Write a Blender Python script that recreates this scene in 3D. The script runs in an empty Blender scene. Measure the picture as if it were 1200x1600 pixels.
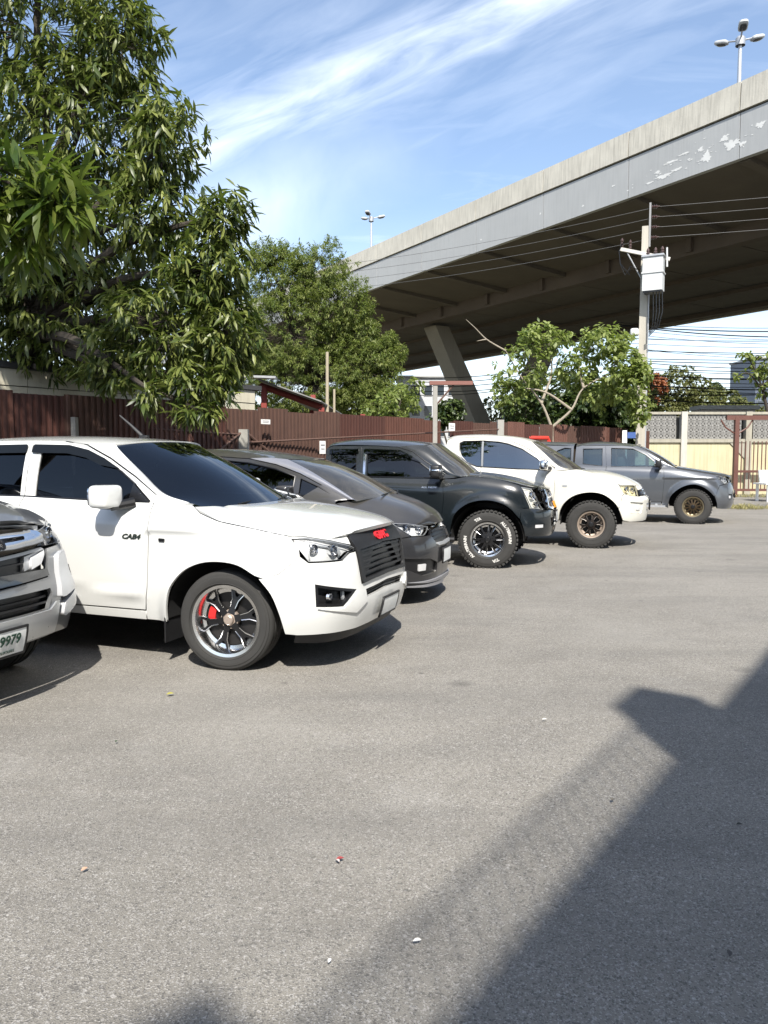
import bpy, bmesh, math, random
import numpy as np
from mathutils import Vector, Matrix
from mathutils.geometry import delaunay_2d_cdt

R = math.radians
rnd = random.Random(7)
scene = bpy.context.scene
COL = scene.collection

# ------------------------------------------------------------------ camera
CAM_H = 1.58
cam_d = bpy.data.cameras.new('camera'); cam = bpy.data.objects.new('camera', cam_d); COL.objects.link(cam)
cam_d.sensor_fit = 'HORIZONTAL'; cam_d.sensor_width = 24.0; cam_d.lens = 24.0
cam_d.clip_start = .1; cam_d.clip_end = 3000
cam.location = (0, 0, CAM_H); cam.rotation_euler = (R(90)-math.atan(88/1200), 0, 0)
scene.camera = cam
scene.render.resolution_x, scene.render.resolution_y = 768, 1024

# ------------------------------------------------------------------ light
SUN_EL = 48.0
TO_SUN = Vector((.09, -1.0, 0)).normalized()*math.cos(R(SUN_EL)) + Vector((0, 0, math.sin(R(SUN_EL))))
scene.view_settings.view_transform = 'Standard'; scene.view_settings.look = 'None'
scene.view_settings.gamma = 1.0; scene.view_settings.use_curve_mapping = False
scene.view_settings.exposure = .71
scene.cycles.max_bounces = 7; scene.cycles.transparent_max_bounces = 16; scene.cycles.diffuse_bounces = 3
scene.cycles.use_denoising = True
sun_d = bpy.data.lights.new('sun', 'SUN'); sun_d.energy = 5.0; sun_d.angle = R(.53); sun_d.color = (1, .955, .88)
sun = bpy.data.objects.new('sun', sun_d); COL.objects.link(sun)
sun.rotation_euler = (-TO_SUN).to_track_quat('-Z', 'Y').to_euler(); sun.location = (0, -20, 30)

world = bpy.data.worlds.new('World'); scene.world = world; world.use_nodes = True
nt = world.node_tree; nt.nodes.clear()
class NT:
    """tiny node helper"""
    def __init__(s, tree): s.t = tree
    def n(s, kind, **kw):
        nd = s.t.nodes.new(kind)
        for k, v in kw.items():
            if k.startswith('i_'):
                key = k[2:]; key = int(key) if key.isdigit() else key.replace('_', ' ')
                if isinstance(v, bpy.types.NodeSocket): s.t.links.new(v, nd.inputs[key])
                else: nd.inputs[key].default_value = v
            else: setattr(nd, k, v)
        return nd
    def l(s, a, b): s.t.links.new(a, b)
    def math(s, op, a, b=None, c=None, clamp=False):
        nd = s.t.nodes.new('ShaderNodeMath'); nd.operation = op; nd.use_clamp = clamp
        for i, v in enumerate((a, b, c)):
            if v is None: continue
            if isinstance(v, bpy.types.NodeSocket): s.t.links.new(v, nd.inputs[i])
            else: nd.inputs[i].default_value = v
        return nd.outputs[0]
    def ramp(s, fac, pts, interp='LINEAR'):
        nd = s.t.nodes.new('ShaderNodeValToRGB'); nd.color_ramp.interpolation = interp
        e = nd.color_ramp.elements
        while len(e) < len(pts): e.new(.5)
        for el, (p, c) in zip(e, pts):
            el.position = p; el.color = (*c, 1) if hasattr(c, '__len__') else (c, c, c, 1)
        s.t.links.new(fac, nd.inputs[0]); return nd.outputs[0]
    def noise(s, vec, scale, detail=4, rough=.55, dist=0.):
        nd = s.t.nodes.new('ShaderNodeTexNoise'); nd.inputs['Scale'].default_value = scale
        nd.inputs['Detail'].default_value = detail; nd.inputs['Roughness'].default_value = rough; nd.inputs['Distortion'].default_value = dist
        if vec is not None: s.t.links.new(vec, nd.inputs['Vector'])
        return nd.outputs['Fac']
    def mix(s, fac, a, b, mode='MIX'):
        nd = s.t.nodes.new('ShaderNodeMix'); nd.data_type = 'RGBA'; nd.blend_type = mode
        for key, v in ((0, fac), (6, a), (7, b)):
            if isinstance(v, bpy.types.NodeSocket): s.t.links.new(v, nd.inputs[key])
            elif key == 0: nd.inputs[0].default_value = v
            else: nd.inputs[key].default_value = (*v, 1)
        return nd.outputs[2]
    def map(s, vec, scale=(1, 1, 1), rot=(0, 0, 0), loc=(0, 0, 0)):
        nd = s.t.nodes.new('ShaderNodeMapping'); s.t.links.new(vec, nd.inputs[0])
        nd.inputs['Scale'].default_value = scale; nd.inputs['Rotation'].default_value = rot; nd.inputs['Location'].default_value = loc
        return nd.outputs[0]
N = NT(nt)
sky = N.n('ShaderNodeTexSky', sky_type='NISHITA', sun_disc=False, sun_elevation=R(SUN_EL),
          sun_rotation=math.atan2(TO_SUN.x, TO_SUN.y), altitude=0, air_density=1.0, dust_density=1.2, ozone_density=2.0)
# thin cirrus: noise on the plane the view direction meets overhead
tc = N.n('ShaderNodeTexCoord').outputs['Generated']
sx = N.n('ShaderNodeSeparateXYZ'); N.l(tc, sx.inputs[0])
zz = N.math('MAXIMUM', sx.outputs[2], .04)
px = N.math('DIVIDE', sx.outputs[0], N.math('ADD', zz, .12)); py = N.math('DIVIDE', sx.outputs[1], N.math('ADD', zz, .12))
cv = N.n('ShaderNodeCombineXYZ'); N.l(px, cv.inputs[0]); N.l(py, cv.inputs[1]); pv = cv.outputs[0]
wisp = N.noise(N.map(pv, (1.1, 3.2, 1), (0, 0, R(-38))), 1.5, 8, .62, .7)
soft = N.noise(N.map(pv, (1, 1, 1), loc=(3.1, .4, 0)), .55, 3, .5, .3)
cl = N.math('MULTIPLY', N.math('MULTIPLY_ADD', wisp, 2.4, -1.05, True), N.math('MULTIPLY_ADD', soft, 3.0, -1.1, True))
# one long streak of cirrus across the part of the sky over the car park
sp = N.n('ShaderNodeSeparateXYZ'); N.l(N.map(pv, loc=(0, 0, 0)), sp.inputs[0])
low = N.math('SUBTRACT', 1, N.math('MULTIPLY', N.math('SUBTRACT', sx.outputs[2], .03), 2.6, None), None, True)
low = N.math('MULTIPLY', low, low)
STREAK = N.n('ShaderNodeVectorMath', operation='DOT_PRODUCT'); N.l(tc, STREAK.inputs[0]); STREAK.inputs[1].default_value = (.365, .407, -.837)
AL = N.n('ShaderNodeVectorMath', operation='DOT_PRODUCT'); N.l(tc, AL.inputs[0]); AL.inputs[1].default_value = (.92, -.09, .36)
sv = N.n('ShaderNodeCombineXYZ'); N.l(N.math('MULTIPLY', AL.outputs['Value'], 5.), sv.inputs[0]); N.l(N.math('MULTIPLY', STREAK.outputs['Value'], 26.), sv.inputs[1])
wis2 = N.noise(sv.outputs[0], 1.2, 7, .56, .5)
wob = N.math('MULTIPLY_ADD', N.noise(tc, 4, 5, .6), .07, -.035)
sd = N.math('ABSOLUTE', N.math('ADD', STREAK.outputs['Value'], wob))
broad = N.math('MULTIPLY', N.math('SUBTRACT', 1, N.math('MULTIPLY', sd, 5.0), None, True), N.math('MULTIPLY_ADD', wis2, 1.3, -.35, True))
streak = N.math('SUBTRACT', 1, N.math('MULTIPLY', sd, 24), None, True)
streak = N.math('MULTIPLY', N.math('MULTIPLY', streak, N.math('MULTIPLY_ADD', wis2, 2.2, -.6, True)), .5)
streak = N.math('ADD', streak, N.math('MULTIPLY', broad, .6), None, True)
sa = N.math('ABSOLUTE', N.math('SUBTRACT', STREAK.outputs['Value'], .085)); lef = N.math('MULTIPLY_ADD', AL.outputs['Value'], -3.2, .55, True)
bank = N.math('SUBTRACT', 1, N.math('MULTIPLY', N.math('ADD', sa, wob), 8.5), None, True)
bank = N.math('MULTIPLY', N.math('MULTIPLY', bank, lef), N.math('MULTIPLY_ADD', N.noise(tc, 5.5, 6, .55, .5), 1.6, -.2, True))
streak = N.math('MAXIMUM', streak, N.math('MULTIPLY', bank, .75))
cl = N.math('MAXIMUM', N.math('MULTIPLY', cl, .6), streak)
cl = N.math('MAXIMUM', cl, N.math('MULTIPLY', low, N.math('MULTIPLY_ADD', soft, .9, .26, True)), None, True)
veil = N.math('MULTIPLY_ADD', soft, .12, .0, True)
skc = N.mix(N.math('MULTIPLY', N.math('MAXIMUM', cl, veil), .85), sky.outputs[0], (7.4, 7.9, 8.5))
bg = N.n('ShaderNodeBackground', i_Color=skc, i_Strength=.14)
N.l(bg.outputs[0], N.n('ShaderNodeOutputWorld').inputs[0])

# ------------------------------------------------------------------ materials
MATS = {}
def mat(name, col, rough=.5, metal=0., coat=0., bump=None, var=0., vscale=3., dust=0., spec=.5, emit=None, streaks=0.):
    """principled material with slight large-scale colour variation, optional dust on upward faces and fine relief"""
    if name in MATS: return MATS[name]
    m = bpy.data.materials.new(name); m.use_nodes = True; MATS[name] = m
    t = NT(m.node_tree); p = m.node_tree.nodes['Principled BSDF']
    p.inputs['Roughness'].default_value = rough; p.inputs['Metallic'].default_value = metal
    p.inputs['Coat Weight'].default_value = coat; p.inputs['Coat Roughness'].default_value = .04
    p.inputs['Specular IOR Level'].default_value = spec
    c = None
    if var or dust or bump or streaks: oc = t.n('ShaderNodeTexCoord').outputs['Object']
    if var:
        nz = t.noise(oc, vscale, 6, .6)
        c = t.mix(nz, [v*(1-var) for v in col], [min(1, v*(1+var)) for v in col])
        nr = t.noise(oc, vscale*4, 4); t.l(t.math('MULTIPLY_ADD', nr, rough*.5, rough*.75), p.inputs['Roughness'])
    if streaks:
        sv = t.noise(t.map(oc, (9, 9, .5)), 1.3, 5, .6)
        c = t.mix(t.math('MULTIPLY', t.math('MULTIPLY_ADD', sv, 2.6, -1.15, True), streaks), c if c else col, [v*.42 for v in col])
    if dust:
        g = t.n('ShaderNodeNewGeometry'); s = t.n('ShaderNodeSeparateXYZ'); t.l(g.outputs['Normal'], s.inputs[0])
        up = t.math('MULTIPLY', t.math('MULTIPLY_ADD', s.outputs[2], 1.15, -.18, True), t.math('MULTIPLY_ADD', t.noise(oc, 2.3, 6, .65), .9, .25, True))
        f = t.math('MULTIPLY', up, dust)
        c = t.mix(f, c if c else col, (.44, .40, .33))
        t.l(t.math('MULTIPLY_ADD', f, .6, rough), p.inputs['Roughness'])
    if c is not None: t.l(c, p.inputs['Base Color'])
    else: p.inputs['Base Color'].default_value = (*col, 1)
    if bump:
        b = t.n('ShaderNodeBump', i_Strength=bump[1], i_Distance=bump[2] if len(bump) > 2 else .01); t.l(t.noise(oc, bump[0], 6, .6), b.inputs['Height']); t.l(b.outputs[0], p.inputs['Normal'])
    if emit: p.inputs['Emission Color'].default_value = (*emit[0], 1); p.inputs['Emission Strength'].default_value = emit[1]
    return m
def glass(name, tint, refl=(1, 1, 1), film=0., ior=1.5, dust=0.):
    """thin window glass: tinted see-through plus mirror reflection, film adds a reflective sun foil"""
    m = bpy.data.materials.new(name); m.use_nodes = True; MATS[name] = m
    t = NT(m.node_tree); m.node_tree.nodes.clear()
    tr = t.n('ShaderNodeBsdfTransparent', i_Color=(*tint, 1)); gl = t.n('ShaderNodeBsdfGlossy', i_Color=(*refl, 1), i_Roughness=.015)
    fr = t.n('ShaderNodeFresnel', i_IOR=ior)
    f = t.math('ADD', fr.outputs[0], film, None, True)
    mx = t.n('ShaderNodeMixShader', i_0=f, i_1=tr.outputs[0], i_2=gl.outputs[0])
    out = mx.outputs[0]
    if dust:
        oc = t.n('ShaderNodeTexCoord').outputs['Object']
        d = t.n('ShaderNodeBsdfDiffuse', i_Color=(.42, .39, .33, 1))
        mm = t.n('ShaderNodeMixShader', i_0=t.math('MULTIPLY', t.math('MULTIPLY_ADD', t.noise(oc, 3, 6, .6), 1.4, -.2, True), dust), i_1=out, i_2=d.outputs[0]); out = mm.outputs[0]
    t.l(out, t.n('ShaderNodeOutputMaterial').inputs[0]); return m

M_black = mat('black_plastic', (.012, .012, .013), .5, var=.25)
M_trim = mat('black_trim', (.008, .008, .009), .32)
M_liner = mat('underbody_black', (.006, .006, .006), .9)
M_chrome = mat('chrome', (.78, .78, .79), .09, 1)
M_alu = mat('machined_alloy', (.70, .70, .70), .2, 1, var=.12, vscale=14)
M_steel = mat('galvanised_steel', (.42, .43, .44), .5, .6, var=.2)
M_tyre = mat('tyre_rubber', (.030, .029, .027), .82, var=.4, vscale=5, bump=(60, .2, .004))
M_disc = mat('brake_disc', (.035, .033, .032), .5, .6)
M_red = mat('red_caliper', (.62, .02, .02), .35, coat=.4)
M_redl = mat('red_lettering', (.65, .02, .03), .4)
M_plate = mat('plate_white', (.75, .76, .74), .45, var=.06)
M_ink = mat('plate_ink', (.012, .02, .016), .5)
M_amber = mat('amber_lens', (.72, .28, .03), .2, coat=.5)
M_refl = mat('lamp_reflector', (.74, .74, .74), .3, .35)
M_bezel = mat('lamp_bezel', (.42, .43, .44), .35, .4)
M_lens = glass('lamp_lens', (.94, .95, .95), ior=1.45)
M_lensy = glass('yellowed_lens', (.97, .94, .83), ior=1.45)
M_seat = mat('seat_cloth', (.055, .055, .058), .8)
M_dash = mat('dashboard', (.03, .03, .032), .6)
M_whitel = mat('white_lettering', (.52, .51, .48), .6)

# ------------------------------------------------------------------ objects
def link(name, me, parent=None, loc=None, rot=None):
    o = bpy.data.objects.new(name, me); COL.objects.link(o)
    if parent is not None: o.parent = parent
    if loc is not None: o.location = loc
    if rot is not None: o.rotation_euler = rot
    return o
def tag(o, label=None, cat=None, group=None, kind=None):
    if label: o['label'] = label
    if cat: o['category'] = cat
    if group: o['group'] = group
    if kind: o['kind'] = kind
    return o
def thing(name, label, cat, loc=(0, 0, 0), rz=0., group=None):
    o = bpy.data.objects.new(name, None); COL.objects.link(o); o.empty_display_size = .2
    o.location = loc; o.rotation_euler = (0, 0, rz); return tag(o, label, cat, group)
def mesh_from(name, V, F, mats, mi=None, smooth=True, angle=35, normals=None):
    me = bpy.data.meshes.new(name); me.from_pydata([tuple(v) for v in V], [], F)
    for m in (mats if isinstance(mats, (list, tuple)) else [mats]): me.materials.append(m)
    if mi is not None: me.polygons.foreach_set('material_index', mi)
    me.polygons.foreach_set('use_smooth', [bool(smooth)]*len(F))
    me.update()
    if smooth and normals is None: me.set_sharp_from_angle(angle=R(angle))
    if normals is not None: me.normals_split_custom_set_from_vertices([tuple(n) for n in normals])
    return me
class MB:
    """collects simple solids into one mesh"""
    def __init__(s): s.V = []; s.F = []; s.M = []; s.m = 0
    def add(s, V, F):
        b = len(s.V); s.V += [tuple(v) for v in V]; s.F += [tuple(i+b for i in f) for f in F]; s.M += [s.m]*len(F); return s
    def box(s, c, d, rot=None, taper=1., ch=0.):
        x, y, z = (v/2 for v in d); t = taper
        V = [Vector(p) for p in ((-x, -y, -z), (x, -y, -z), (x, y, -z), (-x, y, -z), (-x*t, -y*t, z), (x*t, -y*t, z), (x*t, y*t, z), (-x*t, y*t, z))]
        if rot is not None: V = [rot @ v for v in V]
        c = Vector(c); return s.add([v+c for v in V], [(0, 3, 2, 1), (4, 5, 6, 7), (0, 1, 5, 4), (1, 2, 6, 5), (2, 3, 7, 6), (3, 0, 4, 7)])
    def tube(s, pts, r, n=8, caps=True):
        pts = [Vector(p) for p in pts]; rs = r if hasattr(r, '__len__') else [r]*len(pts)
        V = []; F = []; up = None
        for i, p in enumerate(pts):
            d = (pts[min(i+1, len(pts)-1)]-pts[max(i-1, 0)]).normalized()
            if up is None: up = Vector((0, 0, 1)) if abs(d.z) < .9 else Vector((1, 0, 0))
            a = d.cross(up).normalized(); b = a.cross(d); up = b
            V += [p+(a*math.cos(2*math.pi*k/n)+b*math.sin(2*math.pi*k/n))*rs[i] for k in range(n)]
        for i in range(len(pts)-1):
            for k in range(n):
                k2 = (k+1) % n; F.append((i*n+k, i*n+k2, (i+1)*n+k2, (i+1)*n+k))
        if caps: F += [tuple(range(n))[::-1], tuple((len(pts)-1)*n+k for k in range(n))]
        return s.add(V, F)
    def lathe(s, prof, n=48, axis='y', c=(0, 0, 0), closed=False):
        """prof: list of (radius, along axis)"""
        V = []; F = []; m = len(prof)
        for k in range(n):
            a = 2*math.pi*k/n; ca, sa = math.cos(a), math.sin(a)
            for r, h in prof:
                V.append({'y': (r*ca+c[0], h+c[1], r*sa+c[2]), 'z': (r*ca+c[0], r*sa+c[1], h+c[2]), 'x': (h+c[0], r*ca+c[1], r*sa+c[2])}[axis])
        for k in range(n):
            k2 = (k+1) % n
            for i in range(m if closed else m-1):
                j = (i+1) % m; q = (k*m+i, k*m+j, k2*m+j, k2*m+i); F.append(q if axis in 'y' else q[::-1])
        return s.add(V, F)
    def sell(s, c, d, e=(.35, .35), n=(20, 12), rot=None):
        """superellipsoid: a well-rounded box"""
        sg = lambda v, p: math.copysign(abs(v)**p, v); V = []; F = []; nu, nv = n
        for j in range(nv+1):
            v = -math.pi/2+math.pi*j/nv
            for i in range(nu):
                u = 2*math.pi*i/nu
                p = Vector((d[0]/2*sg(math.cos(v), e[0])*sg(math.cos(u), e[1]), d[1]/2*sg(math.cos(v), e[0])*sg(math.sin(u), e[1]), d[2]/2*sg(math.sin(v), e[0])))
                V.append((rot @ p if rot is not None else p)+Vector(c))
        for j in range(nv):
            for i in range(nu): F.append((j*nu+i, j*nu+(i+1) % nu, (j+1)*nu+(i+1) % nu, (j+1)*nu+i))
        return s.add(V, F)
    def prism(s, poly, h0, h1, fn):
        """poly in 2D, fn(u, v, h) -> point"""
        n = len(poly); V = [fn(u, v, h0) for u, v in poly]+[fn(u, v, h1) for u, v in poly]
        T = [tuple(t) for t in tess(poly)]
        return s.add(V, [t[::-1] for t in T]+[tuple(i+n for i in t) for t in T]+[(i, (i+1) % n, n+(i+1) % n, n+i) for i in range(n)])
    def build(s, name, mats, parent=None, smooth=True, angle=35, **kw):
        me = mesh_from(name, s.V, s.F, mats, s.M if isinstance(mats, (list, tuple)) else None, smooth, angle)
        bm = bmesh.new(); bm.from_mesh(me); bmesh.ops.recalc_face_normals(bm, faces=bm.faces); bm.to_mesh(me); bm.free()
        if smooth: me.set_sharp_from_angle(angle=R(angle))
        return link(name, me, parent, **kw)
def tess(poly):
    r = delaunay_2d_cdt([Vector(p) for p in poly], [(i, (i+1) % len(poly)) for i in range(len(poly))], [], 1, 1e-7)
    return r[2]
def empty_part(name, parent, loc=None): ...
FONT = {}
def text(name, body, size, mtl, parent, fn, depth=.003, shear=0., sx=1., align='CENTER', off=0.):
    """lettering laid on a surface: fn(u, v, h) -> point"""
    c = bpy.data.curves.new('lettering', 'FONT'); c.body = body; c.size = size; c.extrude = depth/2; c.shear = shear
    c.align_x = align; c.align_y = 'CENTER'; c.resolution_u = 2; c.offset = off
    o = bpy.data.objects.new('lettering', c); COL.objects.link(o)
    me = bpy.data.meshes.new_from_object(o.evaluated_get(bpy.context.evaluated_depsgraph_get()))
    bpy.data.objects.remove(o); bpy.data.curves.remove(c)
    for v in me.vertices: v.co = fn(v.co.x*sx, v.co.y, v.co.z)
    me.materials.clear(); me.materials.append(mtl); me.update()
    bm = bmesh.new(); bm.from_mesh(me); bmesh.ops.recalc_face_normals(bm, faces=bm.faces); bm.to_mesh(me); bm.free()
    return link(name, me, parent)
def rounded(poly, r, n=4):
    """round the corners of a closed polygon"""
    P = [np.array(p, float) for p in poly]; out = []; m = len(P)
    for i in range(m):
        a, b, c = P[i-1], P[i], P[(i+1) % m]
        u = a-b; v = c-b; lu, lv = np.linalg.norm(u), np.linalg.norm(v)
        if lu < 1e-6 or lv < 1e-6: continue
        cosang = np.dot(u, v)/lu/lv
        if cosang < -.9: out.append(tuple(b)); continue
        q = min(r, lu*.45, lv*.45); p0 = b+u/lu*q; p1 = b+v/lv*q
        for k in range(n+1):
            t = k/n; out.append(tuple((1-t)**2*p0+2*t*(1-t)*b+t*t*p1))
    return out
def densify(poly, step):
    out = []
    for a, b in zip(poly, poly[1:]+poly[:1]):
        k = max(1, int(math.ceil(math.hypot(b[0]-a[0], b[1]-a[1])/step)))
        out += [(a[0]+(b[0]-a[0])*i/k, a[1]+(b[1]-a[1])*i/k) for i in range(k)]
    return out
def area(p): return .5*sum(a[0]*b[1]-b[0]*a[1] for a, b in zip(p, p[1:]+p[:1]))
def inset(poly, g):
    """shrink a counter-clockwise polygon"""
    P = np.array(poly); d = np.roll(P, -1, 0)-P; d /= np.maximum(np.linalg.norm(d, axis=1, keepdims=True), 1e-9)
    n = np.stack([-d[:, 1], d[:, 0]], 1); m = n+np.roll(n, 1, 0); m /= np.maximum((m*m).sum(1, keepdims=True), .35)/2
    return [tuple(p) for p in P+m*g]
def inside(P, poly):
    x, y = P[:, 0], P[:, 1]; c = np.zeros(len(P), bool); n = len(poly)
    for i in range(n):
        x1, y1 = poly[i]; x2, y2 = poly[(i+1) % n]
        if y1 == y2: continue
        c ^= ((y1 > y) != (y2 > y)) & (x < (x2-x1)*(y-y1)/(y2-y1)+x1)
    return c
def skin(name, poly, fn, mtl, parent, holes=(), step=.06, th=.018, off=0., gap=.0025, rd=0., mirror=False, flip=False, estep=None):
    """a sheet cut to a 2D outline (with holes) and laid on the surface fn(u, v, off), with its edges turned in by th"""
    poly = [tuple(map(float, p)) for p in poly]
    if rd: poly = rounded(poly, rd)
    if area(poly) < 0: poly = poly[::-1]
    es = estep or step
    B = inset(densify(poly, es), gap); loops = [B]
    for h in holes:
        h = [tuple(map(float, p)) for p in h]
        if rd and len(h) < 12: h = rounded(h, rd)
        if area(h) > 0: h = h[::-1]
        loops.append(inset(densify(h, es), gap))
    A = np.array(B); lo, hi = A.min(0), A.max(0)
    gx, gy = np.meshgrid(np.arange(lo[0]+step*.5, hi[0], step), np.arange(lo[1]+step*.5, hi[1], step)); gx[1::2] += step/2
    G = np.stack([gx.ravel(), gy.ravel()], 1)
    if len(G):
        k = inside(G, loops[0])
        for h in loops[1:]: k &= ~inside(G, h)
        G = G[k]
        ab = np.array([p for l in loops for p in l])
        if len(G): G = G[np.min(((G[:, None]-ab[None])**2).sum(2), 1) > (es*.45)**2]
    vs = [Vector(p) for l in loops for p in l]+[Vector(p) for p in G]
    ed = []; b = 0
    for l in loops: ed += [(b+i, b+(i+1) % len(l)) for i in range(len(l))]; b += len(l)
    v2, _, tris, *_r = delaunay_2d_cdt(vs, ed, [], 1, 1e-7)
    U = np.array([tuple(v) for v in v2]); e = 3e-3
    tris = [t for t in tris if len(t) == 3]
    if len(loops) > 1:
        T = np.array(tris); cen = U[T].mean(1); k = np.ones(len(T), bool)
        for h in loops[1:]: k &= ~inside(cen, h)
        tris = [t for t, q in zip(tris, k) if q]
        used = sorted({i for t in tris for i in t}); mp = {i: j for j, i in enumerate(used)}
        U = U[used]; tris = [tuple(mp[i] for i in t) for t in tris]
    P = fn(U[:, 0], U[:, 1], off)
    n = np.cross(fn(U[:, 0]+e, U[:, 1], off)-fn(U[:, 0]-e, U[:, 1], off), fn(U[:, 0], U[:, 1]+e, off)-fn(U[:, 0], U[:, 1]-e, off))
    n /= np.maximum(np.linalg.norm(n, axis=1, keepdims=True), 1e-12)
    F = []
    for t in tris:
        for j in range(1, len(t)-1): F.append((t[0], t[j], t[j+1]))
    if flip: n = -n; F = [f[::-1] for f in F]
    return finish_sheet(name, P, n, F, th, mtl, parent, mirror)
def finish_sheet(name, P, n, F, th, mtl, parent, mirror=False):
    if th:
        E = {}
        for f in F:
            for a, b in zip(f, f[1:]+f[:1]): E[(a, b)] = 1
        bd = [(a, b) for a, b in E if (b, a) not in E]; m = len(P); idx = {}; top = []; nn = []
        out = {}
        for a, b in bd:
            d = P[b]-P[a]; o = np.cross(d, n[a]); o /= max(np.linalg.norm(o), 1e-9)
            for q in (a, b): out[q] = out.get(q, 0)+o
        V = [P]; NN = [n]; k = m; t1 = {}; t2 = {}; e1 = []; e2 = []; en = []
        for q, o in out.items():
            o = o/max(np.linalg.norm(o), 1e-9); t1[q] = k; t2[q] = k+1; k += 2
            e1 += [P[q], P[q]-n[q]*th]; en += [o, o]
        P = np.vstack([P, np.array(e1)]); n = np.vstack([n, np.array(en)])
        F = F+[(t1[a], t2[a], t2[b], t1[b]) for a, b in bd]
    if mirror:
        P = P*np.array([1, -1, 1]); n = n*np.array([1, -1, 1]); F = [f[::-1] for f in F]
    return link(name, mesh_from(name, P, F, mtl, normals=n), parent)
def patch(name, E, C, mtl, parent, px=2.2, pz=2.4, nu=22, nv=13, dz=None, th=.018, off=0., vr=(-1, 1)):
    """a sheet between an edge curve E and its mirror image, arched over the centre curve C"""
    def rs(A, n):
        A = np.array(A, float); d = np.r_[0, np.cumsum(np.linalg.norm(np.diff(A, axis=0), axis=1))]
        A = catmull(A, 10); d = np.r_[0, np.cumsum(np.linalg.norm(np.diff(A, axis=0), axis=1))]; t = np.linspace(0, d[-1], n)
        return np.stack([np.interp(t, d, A[:, i]) for i in range(3)], 1)
    e = rs(E, nu); c = rs(C, nu); v = np.linspace(vr[0], vr[1], nv*2-1); a = np.abs(v)
    P = np.zeros((nu, len(v), 3))
    P[:, :, 0] = c[:, :1]+(e-c)[:, :1]*a[None]**px; P[:, :, 1] = e[:, 1:2]*v[None]; P[:, :, 2] = c[:, 2:]+(e-c)[:, 2:]*a[None]**pz
    if dz is not None: P[:, :, 2] += dz(np.linspace(0, 1, nu)[:, None], a[None])
    du = np.gradient(P, axis=0); dv = np.gradient(P, axis=1); n = np.cross(du, dv); n /= np.maximum(np.linalg.norm(n, axis=2, keepdims=True), 1e-9)
    s = 1 if n[nu//2, nv-1, 2]+n[nu//2, nv-1, 0]*.5 > 0 else -1; n = n*s
    w = len(v); F = []
    for i in range(nu-1):
        for j in range(w-1):
            q = (i*w+j, (i+1)*w+j, (i+1)*w+j+1, i*w+j+1); F.append(q if s > 0 else q[::-1])
    P = P.reshape(-1, 3)+n.reshape(-1, 3)*off
    return finish_sheet(name, P, n.reshape(-1, 3), F, th, mtl, parent)
def strip(name, A, B, mtl, parent, bulge=(0, 0, 0), n=28, k=6, mirror=False, th=.0):
    """a rounded strip bridging two curves"""
    def rs(Q):
        Q = catmull(np.array(Q, float), 8); d = np.r_[0, np.cumsum(np.linalg.norm(np.diff(Q, axis=0), axis=1))]; t = np.linspace(0, d[-1], n)
        return np.stack([np.interp(t, d, Q[:, i]) for i in range(3)], 1)
    a, b = rs(A), rs(B); V = []; bl = np.array(bulge)
    for j in range(k+1):
        t = j/k; V.append(a*(1-t)+b*t+bl*math.sin(math.pi*t))
    V = np.stack(V, 1).reshape(-1, 3); F = []
    for i in range(n-1):
        for j in range(k): F.append((i*(k+1)+j, (i+1)*(k+1)+j, (i+1)*(k+1)+j+1, i*(k+1)+j+1))
    if mirror: V = V*np.array([1, -1, 1])
    me = mesh_from(name, V, F, mtl, smooth=True, angle=60)
    return link(name, me, parent)
def catmull(P, n=24, closed=False):
    P = np.asarray(P, float); out = []
    N = len(P)
    for i in range(N - 1):
        p0 = P[max(i-1, 0)]; p1 = P[i]; p2 = P[i+1]; p3 = P[min(i+2, N-1)]
        d1 = max(np.linalg.norm(p1-p0), 1e-9)**.5; d2 = max(np.linalg.norm(p2-p1), 1e-9)**.5; d3 = max(np.linalg.norm(p3-p2), 1e-9)**.5
        if i == 0: d1 = d2
        if i == N-2: d3 = d2
        m1 = (p2-p1) if i == 0 else (p1-p0)/d1*d2 - (p2-p0)/(d1+d2)*d2 + (p2-p1)
        m2 = (p2-p1) if i == N-2 else (p2-p1) - (p3-p1)/(d2+d3)*d2 + (p3-p2)/d3*d2
        for k in range(n):
            t = k/n; t2 = t*t; t3 = t2*t
            out.append((2*t3-3*t2+1)*p1 + (t3-2*t2+t)*m1 + (-2*t3+3*t2)*p2 + (t3-t2)*m2)
    out.append(P[-1]); return np.array(out)
def sstep(a, b, x):
    t = np.clip((np.asarray(x, float)-a)/(b-a), 0, 1); return t*t*(3-2*t)
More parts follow.
